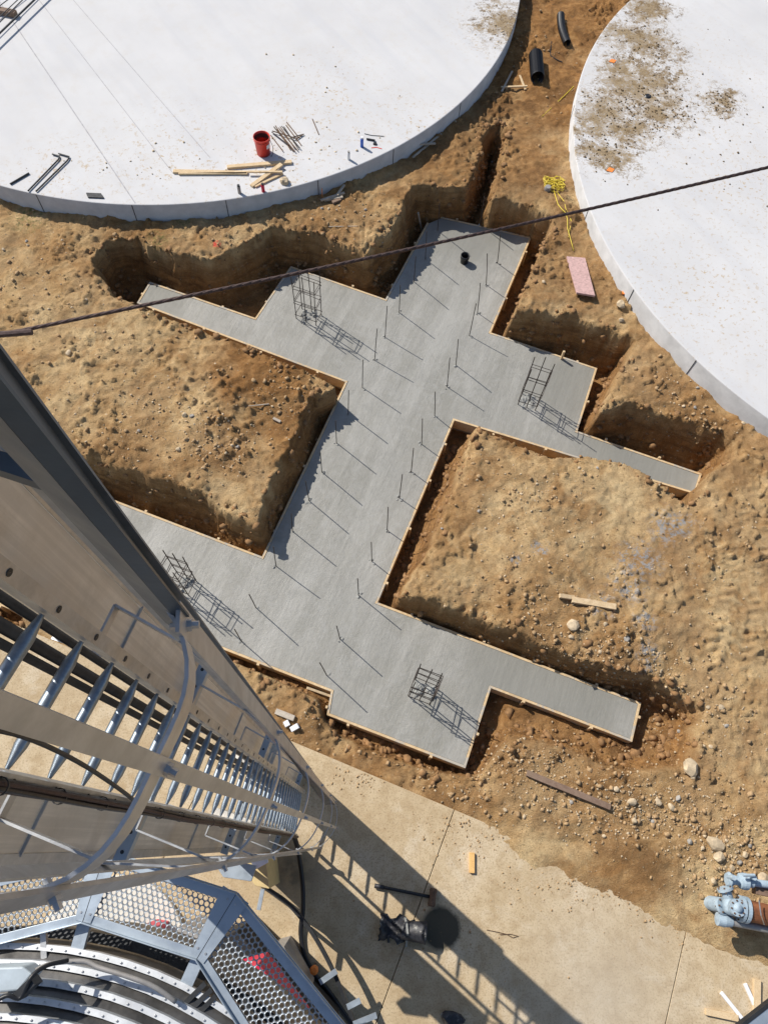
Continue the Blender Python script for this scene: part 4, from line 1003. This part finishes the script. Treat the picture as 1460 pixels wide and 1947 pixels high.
# ------------------------------------------------------------------ the two elevator casings and conduits
def casing(px, sgn, label):
    fc = lambda d, o_: (RA(d) if sgn > 0 else RB(d))+e_l*sgn*o_
    p = plane_hit(*px, CASN); off = (p-(RA(CAMZ-p.z) if sgn > 0 else RB(CAMZ-p.z))).dot(e_l)*sgn
    t = thing('elevator_casing', fc(CAMZ, .1)-n_l*.3, label, 'elevator casing', 'casings of the bucket elevator')
    d0, d1 = -1.5, 11.98
    def q(d): 
        b = (RA(d) if sgn > 0 else RB(d)); k = -CASN-Vector((b.x, b.y, 0)).dot(n_l); b = b+n_l*k
        return [b+e_l*sgn*.06, b+e_l*sgn*off, b+e_l*sgn*off-n_l*.28, b+e_l*sgn*.06-n_l*.28]
    A_, B_ = q(d0), q(d1)
    MB().add(A_+B_, [(0, 1, 2, 3), (4, 5, 6, 7)]+[(i, (i+1) % 4, 4+(i+1) % 4, 4+i) for i in range(4)]).build('trunk', M['casing'], t)
    # joint flanges and corner angles
    for d in (3.05, 6.1, 9.1):
        v = q(d); c = sum(v, Vector((0, 0, 0)))/4; v = [c+(p_-c)*1.08 for p_ in v]
        MB().add([p_+Vector((0, 0, .004)) for p_ in v]+[p_-Vector((0, 0, .004)) for p_ in v], [(0, 1, 2, 3), (4, 5, 6, 7)]+[(i, (i+1) % 4, 4+(i+1) % 4, 4+i) for i in range(4)]).build('joint_flange', M['galv'], t)
    a, b = q(d0)[1], q(d1)[1]
    MB().bar(a+e_l*sgn*.022+n_l*.004, b+e_l*sgn*.022+n_l*.004, .045, .005, tuple(n_l)).build('corner_angle', M['galv'], t)
    MB().bar(q(8.5)[0]*.5+q(8.5)[1]*.5-n_l*.14, q(d1)[0]*.5+q(d1)[1]*.5-n_l*.14, .36, .42, tuple(n_l)).build('boot', M['casing'], t)
    return t, off
casing((200, 1085), 1, 'elevator casing on the upper side of the ladder with tan light on its sheet')
casing((60, 1622), -1, 'elevator casing on the lower side of the ladder in grey shade')
for px, r_, lab in [((60, 1172), .016, 'dark conduit right beside the upper ladder rail'), ((60, 1222), .022, 'thickest dark conduit behind the ladder rungs'), ((52, 1250), .016, 'thin dark conduit farthest from the upper ladder rail')]:
    p = plane_hit(*px, CASN-.02); o_ = (p-RA(CAMZ-p.z))
    tag(MB().tube([RA(-.5)+o_, RA(11.9)+o_], r_, 8).build('conduit', M['dark'], smooth=True), lab, 'conduit', 'conduits behind the ladder')
# bundle of control cables along the lower rail
t = thing('cable_bundle', RB(LBOT), 'bundle of dark cables tied along the lower ladder rail', 'cables')
for k in range(5):
    pts = []
    for i in range(60):
        d = .7+i*.185; a = k*1.257+math.sin(i*.35+k)*.5; r_ = .013
        pts.append(RB(d)-e_l*.035+n_l*.05+e_l*math.cos(a)*r_+n_l*math.sin(a)*r_+n_l*.012*math.sin(i*.7))
    MB().tube(pts, .0085, 6).build('cable', M['cable' if k % 2 else 'black'], t, smooth=True)
for i in range(12):
    d = 1.3+i*.42; c = RB(d)-e_l*.035+n_l*.05
    MB().lathe([(.023, -.005), (.026, -.005), (.026, .005), (.023, .005)], c, (0, 0, 1), 12).build('cable_tie', M['black'], t)
pts = [RB(1.55)+n_l*.08-e_l*.02, RB(1.7)+n_l*.07+e_l*.06, RB(2.0)+n_l*.08+e_l*.10, RB(2.5)+n_l*.08+e_l*.08, RB(3.1)+n_l*.08+e_l*.02, RB(3.5)+n_l*.06-e_l*.03]
MB().tube(catmull(pts, 6), .008, 6).build('loose_wire', M['black'], t, smooth=True)
# hose dropping from the ladder foot over the apron
hz = [(545, 1572, .9), (562, 1598, .6), (571, 1640, .35), (576, 1690, .2), (576, 1730, .12), (572, 1770, .06), (578, 1810, .04), (596, 1850, .035), (625, 1885, .035), (660, 1935, .035), (690, 1975, .035)]
tag(MB().tube(catmull([at(x, y, z) for x, y, z in hz], 6), .035, 10).build('black_hose', M['black'], smooth=True), 'thick black hose curving over the apron beside the platform', 'hose')

# ------------------------------------------------------------------ perforated platform round the ribbed drum
ZP = 6.7
pin = [(-190, 1842), (160, 1752), (376, 1822), (484, 1992), (560, 2120)]
pout = [(-190, 1712), (203, 1620), (450, 1700), (690, 1995), (790, 2150)]
PI_ = [at(x, y, ZP) for x, y in pin]; PO_ = [at(x, y, ZP) for x, y in pout]
plat = thing('work_platform', (PI_[1]+PO_[2])/2, 'galvanised walkway of perforated deck panels around the ribbed drum', 'platform')
def perf(quad, pitch=.036, rh=.0150, inset=.035, th=.012):
    """deck panel with real round holes"""
    c = sum(quad, Vector((0, 0, 0)))/4; ux = (quad[1]-quad[0]); ux.z = 0; ux.normalize(); uy = Vector((-ux.y, ux.x, 0))
    P2 = [((p-c).dot(ux), (p-c).dot(uy)) for p in quad]
    sgn = 1 if sum(P2[i][0]*P2[(i+1) % 4][1]-P2[(i+1) % 4][0]*P2[i][1] for i in range(4)) > 0 else -1
    def dist(x, y):
        return min(sgn*((P2[(i+1) % 4][0]-P2[i][0])*(y-P2[i][1])-(P2[(i+1) % 4][1]-P2[i][1])*(x-P2[i][0]))/math.hypot(P2[(i+1) % 4][0]-P2[i][0], P2[(i+1) % 4][1]-P2[i][1]) for i in range(4))
    mb = MB(); dy = pitch*math.sqrt(3)/2; n = 18; R = pitch/math.sqrt(3)
    W = max(abs(p[0]) for p in P2); H = max(abs(p[1]) for p in P2)
    cells = []
    for j in range(-int(H/dy)-1, int(H/dy)+2):
        for i in range(-int(W/pitch)-2, int(W/pitch)+2):
            x, y = (i+.5*(j % 2))*pitch, j*dy
            if dist(x, y) > inset+pitch*.25: cells.append((x, y))
    for x, y in cells:
        o = []; h = []
        for k in range(n):
            a = 2*math.pi*k/n+math.pi/2
            # hexagon radius at angle a, corners pointing along uy
            aa = (a-math.pi/2+math.pi/6) % (math.pi/3)-math.pi/6
            rr = (pitch/2)/math.cos(((a) % (math.pi/3))-math.pi/6) if False else (pitch/2)/math.cos((a+math.pi/6) % (math.pi/3)-math.pi/6)
            o.append(c+ux*(x+math.cos(a)*rr)+uy*(y+math.sin(a)*rr)); h.append(c+ux*(x+math.cos(a)*rh)+uy*(y+math.sin(a)*rh))
        lip = Vector((0, 0, .003)); low = Vector((0, 0, -th))
        vs = o+[p+lip for p in h]+[p+low for p in h]
        fs = []
        for k in range(n):
            k2 = (k+1) % n; fs += [(k, k2, n+k2, n+k), (n+k, n+k2, 2*n+k2, 2*n+k)]
        mb.add(vs, fs)
    # solid margin: strips from the quad edge to the perforated field, slightly lower and overlapping
    inn = []
    for i in range(4):
        x, y = P2[i]; best = None
        a = Vector((P2[(i+1) % 4][0]-x, P2[(i+1) % 4][1]-y)).normalized(); b = Vector((P2[i-1][0]-x, P2[i-1][1]-y)).normalized()
        s_ = abs(a.x*b.y-a.y*b.x); k = (inset+.012)/s_; inn.append((x+(a.x+b.x)*k, y+(a.y+b.y)*k))
    vs = [c+ux*p[0]+uy*p[1]-Vector((0, 0, .002)) for p in P2]+[c+ux*p[0]+uy*p[1]-Vector((0, 0, .002)) for p in inn]
    mb.add(vs, [(i, (i+1) % 4, 4+(i+1) % 4, 4+i) for i in range(4)])
    return mb
for i in range(4):
    q = [PI_[i], PI_[i+1], PO_[i+1], PO_[i]]
    c = sum(q, Vector((0, 0, 0)))/4
    ins = .03 if i != 1 else .035
    mb = perf(q, inset=ins); mb.build('deck_panel', M['galv_deck'], plat)
# edge angles
for L_, sg in ((PI_, -1), (PO_, 1)):
    for i in range(4):
        a, b = L_[i], L_[i+1]; d = (b-a).normalized(); s_ = Vector((-d.y, d.x, 0))
        s_ = s_ if s_.dot((PO_[i]-PI_[i])) > 0 else -s_
        s_ = s_*sg
        mb = MB(); mb.bar(a+s_*.004+Vector((0, 0, .0)), b+s_*.004+Vector((0, 0, .0)), .007, .11); mb.bar(a-s_*.02+Vector((0, 0, .012)), b-s_*.02+Vector((0, 0, .012)), .055 if sg < 0 else .07, .006)
        mb.build('edge_angle', M['galv_bright'], plat, bevel=.002)
# radial cover plates over the panel joints
for i in (1, 2, 3):
    a, b = PI_[i], PO_[i]; d = (b-a).normalized(); s_ = Vector((-d.y, d.x, 0)); mb = MB()
    z_ = Vector((0, 0, .0185))
    mb.add([a-s_*.05+z_, a+s_*.05+z_, b+s_*.10+z_, b-s_*.10+z_], [(0, 1, 2, 3)])
    o = mb.build('joint_plate', M['galv_bright'], plat); sm = o.modifiers.new('thickness', 'SOLIDIFY'); sm.thickness = .004
    MB().bar(a+z_*1.2, b+z_*1.2, .004, .002).build('joint_seam', M['dark'], plat)
    bt = MB()
    for f_ in (.12, .88):
        for sx_ in (-.03, .03): 
            c = a.lerp(b, f_)+s_*sx_+z_; bt.tube([c, c+Vector((0, 0, .008))], .008, 6)
    bt.build('joint_bolts', M['galv'], o)
# ribbed drum: centre from the platform octagon
oc = Vector((0, 0, 0))
def ccen(a, b, c):
    ax_, ay_, bx, by, cx_, cy_ = a.x, a.y, b.x, b.y, c.x, c.y; d = 2*(ax_*(by-cy_)+bx*(cy_-ay_)+cx_*(ay_-by))
    return Vector((((ax_**2+ay_**2)*(by-cy_)+(bx**2+by**2)*(cy_-ay_)+(cx_**2+cy_**2)*(ay_-by))/d, ((ax_**2+ay_**2)*(cx_-bx)+(bx**2+by**2)*(ax_-cx_)+(cx_**2+cy_**2)*(bx-ax_))/d, 0))
dc = ccen(PI_[1], PI_[2], at(560, 1947, ZP)); dr = (Vector((PI_[1].x, PI_[1].y, 0))-dc).length
drum = thing('ribbed_drum', dc, 'round ribbed steel drum inside the perforated walkway', 'drum')
zt = ZP+.05; rr0 = dr-.16
z_ = zt-.10; r_ = rr0
prof = [(r_+.02, zt-1.2), (r_+.02, z_)]
steps = 9
for k in range(steps):
    rN = r_-.082
    rb_ = MB().lathe([(r_+.012, z_), (r_+.012, z_+.045), (r_-.022, z_+.05), (r_-.022, z_+.04)], dc, n=96).build('rib_band', M['band'], drum, smooth=False)
    MB().lathe([(r_-.021, z_+.045), (r_-.026, z_+.022), (rN+.012, z_+.051)], dc, n=96).build('shell_ring', M['drum'], drum)
    bt = MB()
    for j in range(int(2*math.pi*r_/.09)):
        a = j*.09/r_; c = dc+Vector((math.cos(a)*(r_-.009), math.sin(a)*(r_-.009), z_+.047)); bt.lathe([(.007, 0), (.007, .007), (.001, .008)], c, (0, 0, 1), 6)
    bt.build('band_bolts', M['galv'], rb_)['kind'] = 'stuff'
    r_ = rN; z_ += .05
MB().lathe([(dr-.09, zt-.45), (dr-.09, zt-.36), (rr0+.01, zt-.34)], dc, n=96).build('gap_fill_ring', M['dark'], drum)  # dark ring added so the gap inside the walkway looks dark
MB().lathe([(.12, zt-2.7), (rr0+.005, zt-1.6), (rr0+.005, zt-.06)], dc, n=96).build('shell', M['drum'], drum)
for a_ in (170, 230, 290):
    c_ = dc+Vector((math.cos(rad(a_)), math.sin(rad(a_)), 0))*(rr0-.08); MB().bar(c_, c_+Vector((0, 0, zt-1.5)), .12, .12, (1, 0, 0)).build('leg', M['galv'], drum)
MB().lathe([(r_+.02, z_), (.001, z_+.05)], dc, n=64).build('lid', M['drum'], drum, smooth=True)
# arms that carry the platform
for i in (1, 2):
    a = PI_[i]-Vector((0, 0, .04)); b = dc+(Vector((a.x, a.y, 0))-dc).normalized()*(rr0-.02); b.z = a.z
    MB().bar(a, b, .08, .05).build('bracket_arm', M['galv_bright'], plat)
MB().bar(at(84, 1775, ZP-.02), at(86, 1822, ZP-.02), .035, .035).build('bracket_arm', M['galv'], plat)
# grey motor cover on the drum
mc = at(45, 1862, ZP+.30)
t = thing('motor_cover', mc-Vector((0, 0, .2)), 'pale grey angular cover on the drum at the lower left', 'cover')
MB().prism([at(-60, 1842, ZP+.4), at(44, 1838, ZP+.4), at(62, 1852, ZP+.4), at(36, 1884, ZP+.4), at(-60, 1892, ZP+.4)], ZP+.22, ZP+.4).build('housing', M['cover'], t, bevel=.01)
MB().bar(at(38, 1893, ZP+.35), at(70, 1862, ZP+.35), .05, .12).build('seal', M['dark'], t)
# cables over the drum
q = [at(x, y, z) for x, y, z in [(60, 1850, ZP+.32), (100, 1832, ZP+.25), (160, 1828, ZP+.2), (190, 1840, ZP+.19), (260, 1862, ZP+.17), (300, 1880, ZP+.14), (335, 1905, ZP+.1)]]
tag(MB().tube(catmull(q, 6), .014, 8).build('drum_cable', M['grey_pipe'], smooth=True), 'grey armoured cable lying over the ribs of the drum', 'cable')
q = [at(x, y, z) for x, y, z in [(-10, 1905, ZP+.42), (15, 1893, ZP+.42), (40, 1897, ZP+.4), (60, 1858, ZP+.42), (90, 1836, ZP+.36), (130, 1826, ZP+.26)]]
tag(MB().tube(catmull(q, 6), .012, 8).build('drum_cable', M['black'], smooth=True), 'black cable looping round the pale cover on the drum', 'cable')
# dark frame at the lower right of the drum
t = thing('drive_frame', at(330, 1930, ZP-.2), 'dark slotted steel frame between drum and walkway', 'frame')
for a, b in [((300, 1960), (392, 1868)), ((312, 1968), (404, 1880)), ((330, 1975), (412, 1892))]:
    MB().bar(at(*a, ZP-.02), at(*b, ZP-.02), .03, .05).build('rail', M['dark'], t)
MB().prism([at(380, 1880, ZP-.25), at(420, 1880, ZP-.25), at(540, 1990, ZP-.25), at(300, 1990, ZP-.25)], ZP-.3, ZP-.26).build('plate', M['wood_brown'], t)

# ------------------------------------------------------------------ things under and beside the platform
tag(MB().lathe([(.001, .12), (1.05, .12), (1.06, .11), (1.06, 0)], at(230, 1770, 0)+Vector((-.1, -.35, 0)), n=64).build('drum_footing', M['footing']), 'pale round concrete footing under the ribbed drum', 'footing')
# white hopper box with tan side near the tower foot
hzt = 2.6
def boxpx(name, px, z1, h, mat, label, cat, parent=None):
    mb = MB().prism([at(x, y, z1) for x, y in px], z1-h, z1); o = mb.build(name, mat, parent, bevel=.004)
    return tag(o, label, cat) if label else o
t = thing('inlet_hopper', at(470, 1640, 0), 'white sheet metal hopper with a tan side by the foot of the ladder', 'hopper')
boxpx('lid', [(412, 1648), (432, 1634), (488, 1646), (478, 1676), (425, 1668)], hzt, .05, M['galv_bright'], None, None, t)
boxpx('chute', [(450, 1640), (506, 1632), (512, 1690), (486, 1684)], 1.6, 1.5, M['tan'], None, None, t)
boxpx('frame', [(478, 1640), (508, 1628), (510, 1640), (484, 1654)], 1.9, .06, M['white'], None, None, t)
MB().bar(at(500, 1690, 1.2), at(492, 1730, 1.2), .05, .05).build('leg', M['galv_bright'], t)
MB().bar(at(478, 1650, 2.2), at(470, 1662, .0), .05, .05).build('leg', M['galv_bright'], t)
# red machine below the deck
t = thing('red_machine', at(490, 1900, 0), 'red painted machine standing on the ground under the perforated walkway', 'machine')
rz = 1.6
boxpx('hood', [(440, 1848), (492, 1832), (580, 1950), (512, 2000)], 3.0, .9, M['redpaint'], None, None, t)
boxpx('base', [(385, 1800), (450, 1770), (640, 1985), (560, 2060), (430, 2010)], 2.0, 2.0, M['matte_black'], None, None, t)
boxpx('side_tank', [(505, 1810), (540, 1800), (590, 1890), (560, 1905)], 1.2, 1.2, M['grey_pipe'], None, None, t)
t2 = boxpx('cabinet', [(340, 1760), (395, 1775), (385, 1820), (330, 1805)], 1.5, 1.5, M['grey_pipe'], 'grey cabinet seen through the middle deck panel', 'cabinet')
boxpx('red_drum', [(268, 1760), (292, 1764), (288, 1780), (266, 1776)], 1.0, 1.0, M['redpaint'], 'small red drum seen through holes of the middle deck panel', 'drum')
# white sack
o = rock(at(105, 1800, 0), .34, M['white'], 'white sack on the apron left of the platform bracket', name='white_sack', seed=41, cat='sack')
# dark curved rail with galvanised clips at the right of the platform
t = thing('curved_rail', at(640, 1860, 0), 'dark curved steel rail with galvanised clips right of the walkway', 'rail')
cq = [(505, 1688, .6), (548, 1718, .6), (590, 1768, .6), (625, 1828, .6), (652, 1890, .6), (680, 1965, .6)]
MB().ribbon(catmull([at(*p) for p in cq], 6), .10, .05).build('rail', M['dark'], t)
for a, b in [((608, 1868), (640, 1846)), ((660, 1915), (685, 1902)), ((672, 1948), (716, 1930))]:
    MB().bar(at(*a, .72), at(*b, .72), .07, .02).build('clip', M['galv_bright'], t)
MB().bar(at(590, 1765, .0), at(590, 1768, .6), .04, .04, (1, 0, 0)).build('post', M['dark'], t)
MB().bar(at(652, 1890, .0), at(652, 1890, .6), .04, .04, (1, 0, 0)).build('post', M['dark'], t)
c = at(600, 1836, 0); t = thing('marker_cone', c, 'small orange topped marker standing on the apron beside the black hose', 'marker')
MB().lathe([(.03, 0), (.028, .35), (.001, .35)], c, n=14).build('post', M['dark'], t); MB().lathe([(.055, .33), (.06, .40), (.03, .43), (.001, .43)], c, n=14).build('cap', M['orange'], t)
# galvanised slotted channel crossing the lower right corner close to the lens
ca_, cb_ = atd(1345, 2034, 3.0), atd(1605, 1830, 3.0)
t = thing('slotted_channel', (ca_+cb_)/2, 'galvanised slotted channel crossing the lower right corner', 'steel channel')
dv = (cb_-ca_).normalized(); sv = Vector((-dv.y, dv.x, 0))
mb = MB(); mb.bar(ca_, cb_, .075, .005); mb.build('web', M['galv_bright'], t)
MB().bar(ca_+sv*.040-Vector((0, 0, .01)), cb_+sv*.040-Vector((0, 0, .01)), .012, .03).build('side', M['dark'], t)
hb_ = MB(); L = (cb_-ca_).length
for k in range(int(L/.045)): 
    c = ca_+dv*(k*.045)-sv*.012+Vector((0, 0, .0035)); hb_.bar(c-dv*.011, c+dv*.011, .012, .002)
hb_.build('slots', M['dark'], t)

# ------------------------------------------------------------------ stones
ROCKS = [(132, 672, .10), (165, 570, .06), (352, 790, .09), (365, 792, .07), (340, 855, .08), (442, 848, .06), (452, 850, .07), (430, 862, .05), (416, 850, .05), (265, 820, .06), (1088, 1190, .13), (1150, 1187, .07), (1190, 1215, .10), (1085, 1212, .08),
         (1140, 1240, .07), (1310, 1600, .06), (1170, 1500, .09), (1250, 1525, .09), (1288, 1518, .08), (1275, 1535, .10), (1200, 1525, .11), (1240, 1562, .06), (1205, 1560, .08), (1147, 1590, .07), (1085, 1525, .05), (996, 1552, .06), (960, 1540, .06), (1310, 1460, .22), (1316, 1478, .07),
         (1357, 1605, .19), (1365, 1630, .15), (1338, 1588, .06), (1335, 1612, .06), (1405, 1640, .07), (1415, 1625, .07), (1356, 1675, .07), (1450, 1670, .13), (1390, 1650, .08), (1440, 1625, .07), (1425, 1608, .06), (1340, 1635, .05), (1380, 1598, .05),
         (1325, 738, .06), (1298, 773, .07), (1412, 806, .08), (1320, 775, .05), (1178, 583, .16), (1180, 610, .10), (840, 1005, .04), (1020, 920, .05), (1100, 890, .05), (1135, 890, .05), (1080, 1010, .05), (990, 940, .05), (910, 972, .05), (1180, 1090, .05),
         (55, 468, .07), (52, 460, .06), (8, 475, .07), (120, 458, .06), (695, 400, .05), (692, 412, .05), (625, 398, .06), (612, 397, .05), (645, 392, .05), (865, 232, .06), (935, 310, .07), (1033, 537, .07), (1350, 1420, .06), (1380, 1380, .06), (1345, 1345, .07), (1370, 1345, .08), (1290, 1390, .06)]
for k, (x, y, r_) in enumerate(ROCKS):
    p = gpt(x, y); r_ *= .72; big = r_ > .09
    lab = {1310: 'large flat tan boulder at the dirt edge below the slab arm', 1357: 'largest pale boulder in the rubble above the blue valves', 1365: 'second pale boulder just below the largest one above the valves',
           1450: 'tan boulder at the right edge beside the blue valves', 1088: 'blocky pinkish stone on the mound right of the slab', 1178: 'broken slab of stone on the dirt beside the right pad', 132: 'round stone lying alone on the left dirt mound'}.get(x) if r_ >= .072 else None
    if lab: rock(p, r_, M['rock'], lab, seed=100+k, sq=.6)
    else: rock(p, r_*.85, M['rock' if k % 3 else 'rockgrey'], 'fist sized stone lying loose on the bare dirt', 'rock', 'loose stones on the dirt', seed=100+k, sq=.7)
# gravel and clods as stuff
def scatter(name, count, zones, rmin, rmax, mat, seed, zfun, pw=2.5, pts=None):
    rr = np.random.default_rng(seed)
    bm = bmesh.new(); bmesh.ops.create_icosphere(bm, subdivisions=1, radius=1); bv = np.array([v.co[:] for v in bm.verts]); bf = np.array([[v.index for v in f.verts] for f in bm.faces]); bm.free()
    nv = len(bv)
    wz = np.array([z[3] for z in zones], float); wz /= wz.sum(); zi = rr.choice(len(zones), count, p=wz)
    zc = np.array([zones[i][0] for i in zi]); zr = np.array([[zones[i][1], zones[i][2]] for i in zi])
    xy = zc+rr.normal(size=(count, 2))*zr*.55
    if pts is not None: xy = pts; count = len(xy)
    z, keep = zfun(xy[:, 0], xy[:, 1]); xy = xy[keep]; z = z[keep]; n = len(z)
    r_ = rmin+(rmax-rmin)*rr.random(n)**pw
    dirs = bv[None]*(1+.34*rr.normal(size=(n, nv, 1)).clip(-1.6, 1.3)); sc3 = rr.uniform(.7, 1.25, (n, 1, 3)); sc3[..., 2] *= .75
    a = rr.random(n)*6.28; ca, sa = np.cos(a)[:, None], np.sin(a)[:, None]
    d = dirs*sc3*r_[:, None, None]; X = d[..., 0]*ca-d[..., 1]*sa+xy[:, 0:1]; Y = d[..., 0]*sa+d[..., 1]*ca+xy[:, 1:2]; Z = d[..., 2]+z[:, None]+r_[:, None]*.25
    co = np.stack([X, Y, Z], -1).reshape(-1, 3); fc = (bf[None]+(np.arange(n)*nv)[:, None, None]).reshape(-1, 3)
    me = bpy.data.meshes.new(name); me.vertices.add(len(co)); me.vertices.foreach_set('co', co.ravel()); me.loops.add(fc.size); me.loops.foreach_set('vertex_index', fc.ravel().astype(np.int32))
    me.polygons.add(len(fc)); me.polygons.foreach_set('loop_start', (np.arange(len(fc))*3).astype(np.int32)); me.update(calc_edges=True); me.validate(); me.materials.append(mat)
    o = bpy.data.objects.new(name, me); C.objects.link(o); return o
def soil(X, Y):
    Z = np.zeros_like(X)
    for i in range(0, len(X), 2000): Z[i:i+2000] = terrain(X[i:i+2000][None], Y[i:i+2000][None])[0]
    ss, _ = polydist(X, Y, SLW); da = (X-A0.x)*anor.x+(Y-A0.y)*anor.y
    k = (ss < -.08) & (da < -.02) & (np.hypot(X-LTC[0], Y-LTC[1]) > LTR+.05) & (np.hypot(X-RTC[0], Y-RTC[1]) > RTR+.05)
    return Z, k
def zn(px, py, rx, ry, wt, z=.4): p = at(px, py, z); return ((p.x, p.y), rx, ry, wt)
GZ = [zn(300, 780, 2.6, 1.6, 5), (zn(420, 850, .8, .6, 2)), zn(120, 520, 1.6, 1.8, 2), zn(1050, 1150, 1.8, 1.2, 4), zn(1150, 1260, 1.6, .6, 4), zn(1000, 950, 1.2, .8, 2), zn(1300, 1350, 1.4, .9, 3), zn(1150, 1520, 1.6, .6, 5), zn(1400, 1620, .9, .8, 6), zn(1250, 1550, 1, .6, 2), zn(1350, 1050, 1.2, 1.5, 1.5), zn(1300, 780, 1, 1, 1.5), zn(600, 420, 2, .8, 1), zn(900, 1500, 1, .4, 1), zn(1000, 1440, .7, .4, 2), zn(560, 1370, .5, .4, .5)]
stuff(scatter('gravel', 9000, GZ, .003, .022, M['rock'], 5, soil, 4), 'pale gravel and pebbles strewn over the dirt', 'gravel')
stuff(scatter('dirt_clods', 7000, GZ+[zn(1010, 100, 1.4, 3, 3), zn(560, 750, .8, .8, 2), zn(700, 1430, 1.4, .3, 1.5), zn(300, 950, 1.5, .3, 1), zn(950, 1230, 1.2, .3, 1.5), zn(1330, 820, .6, .4, 1), zn(450, 470, 2.0, .4, 1)], .004, .045, M['clod'], 6, soil, 6), 'brown clods of soil lying over the dirt', 'soil clods')
def crumble(count, seed):
    rr = np.random.default_rng(seed); n_ = len(LIPW); seg = np.roll(LIPW, -1, 0)-LIPW; ln = np.hypot(seg[:, 0], seg[:, 1])
    i = rr.choice(n_, count, p=ln/ln.sum()); t = rr.random(count)[:, None]; P_ = LIPW[i]+seg[i]*t; w_ = LIPS[i]
    nrm = np.stack([-seg[i, 1], seg[i, 0]], 1)/ln[i][:, None]
    ar = (LIPW[:, 0]*np.roll(LIPW[:, 1], -1)-np.roll(LIPW[:, 0], -1)*LIPW[:, 1]).sum()
    if ar < 0: nrm = -nrm
    return P_+nrm*(rr.normal(size=(count, 1))*.10+(rr.random((count, 1))**.8)*(w_[:, None]+.12)-.02)
def padtop(c, r_, z):
    return lambda X, Y: (np.full_like(X, z-.002), np.hypot(X-c[0], Y-c[1]) < r_-.05)
stuff(scatter('mud_crumbs', 3000, [zn(1215, 75, .8, .9, 3, 1), zn(1190, 220, .9, .8, 4, 1), zn(1250, 190, .9, .9, 4, 1), zn(1372, 190, .35, .4, 2, 1), zn(1140, 280, .6, .6, 2, 1), zn(1280, 250, 3, 3, 2, 1)], .002, .026, M['mud'], 8, padtop(RTC, RTR, RTZ), 5), 'dark mud crumbs scattered on the right pad', 'mud')
stuff(scatter('soil_crumbs', 500, [zn(580, 300, 1.8, .8, 3, 1), zn(300, 320, 1.8, .7, 2, 1), zn(950, 60, .6, 1, 2, 1), zn(600, 180, 3, 2, 1, 1)], .005, .03, M['rock'], 9, padtop(LTC, LTR, LTZ), 5), 'tan soil crumbs sprinkled on the left pad', 'soil crumbs')
M['clod_damp'] = simple('damp_clod', (.30, .165, .07), .95, 0, .5, 14, .8)
def soil2(X, Y):
    Z, k = soil(X, Y); ss, _ = polydist(X, Y, SLW); return Z-.008, k & (ss < -.075)
stuff(scatter('damp_clods', 5200, GZ, .010, .075, M['clod_damp'], 15, soil2, 3.2, crumble(5200, 16)), 'damp brown clods crumbling off the trench walls', 'soil clods')
def apr(X, Y):
    da = (X-A0.x)*anor.x+(Y-A0.y)*anor.y; return np.zeros_like(X), (da > .02)
stuff(scatter('apron_crumbs', 2200, [zn(1150, 1680, 1.3, .3, 3, 0), zn(1290, 1730, .6, .4, 2, 0), zn(900, 1580, 1, .3, 2, 0), zn(700, 1480, .8, .2, 1, 0), zn(900, 1750, 2, 1, .6, 0)], .003, .018, M['clod'], 10, apr, 4), 'small stones spilled over the apron edge', 'gravel')
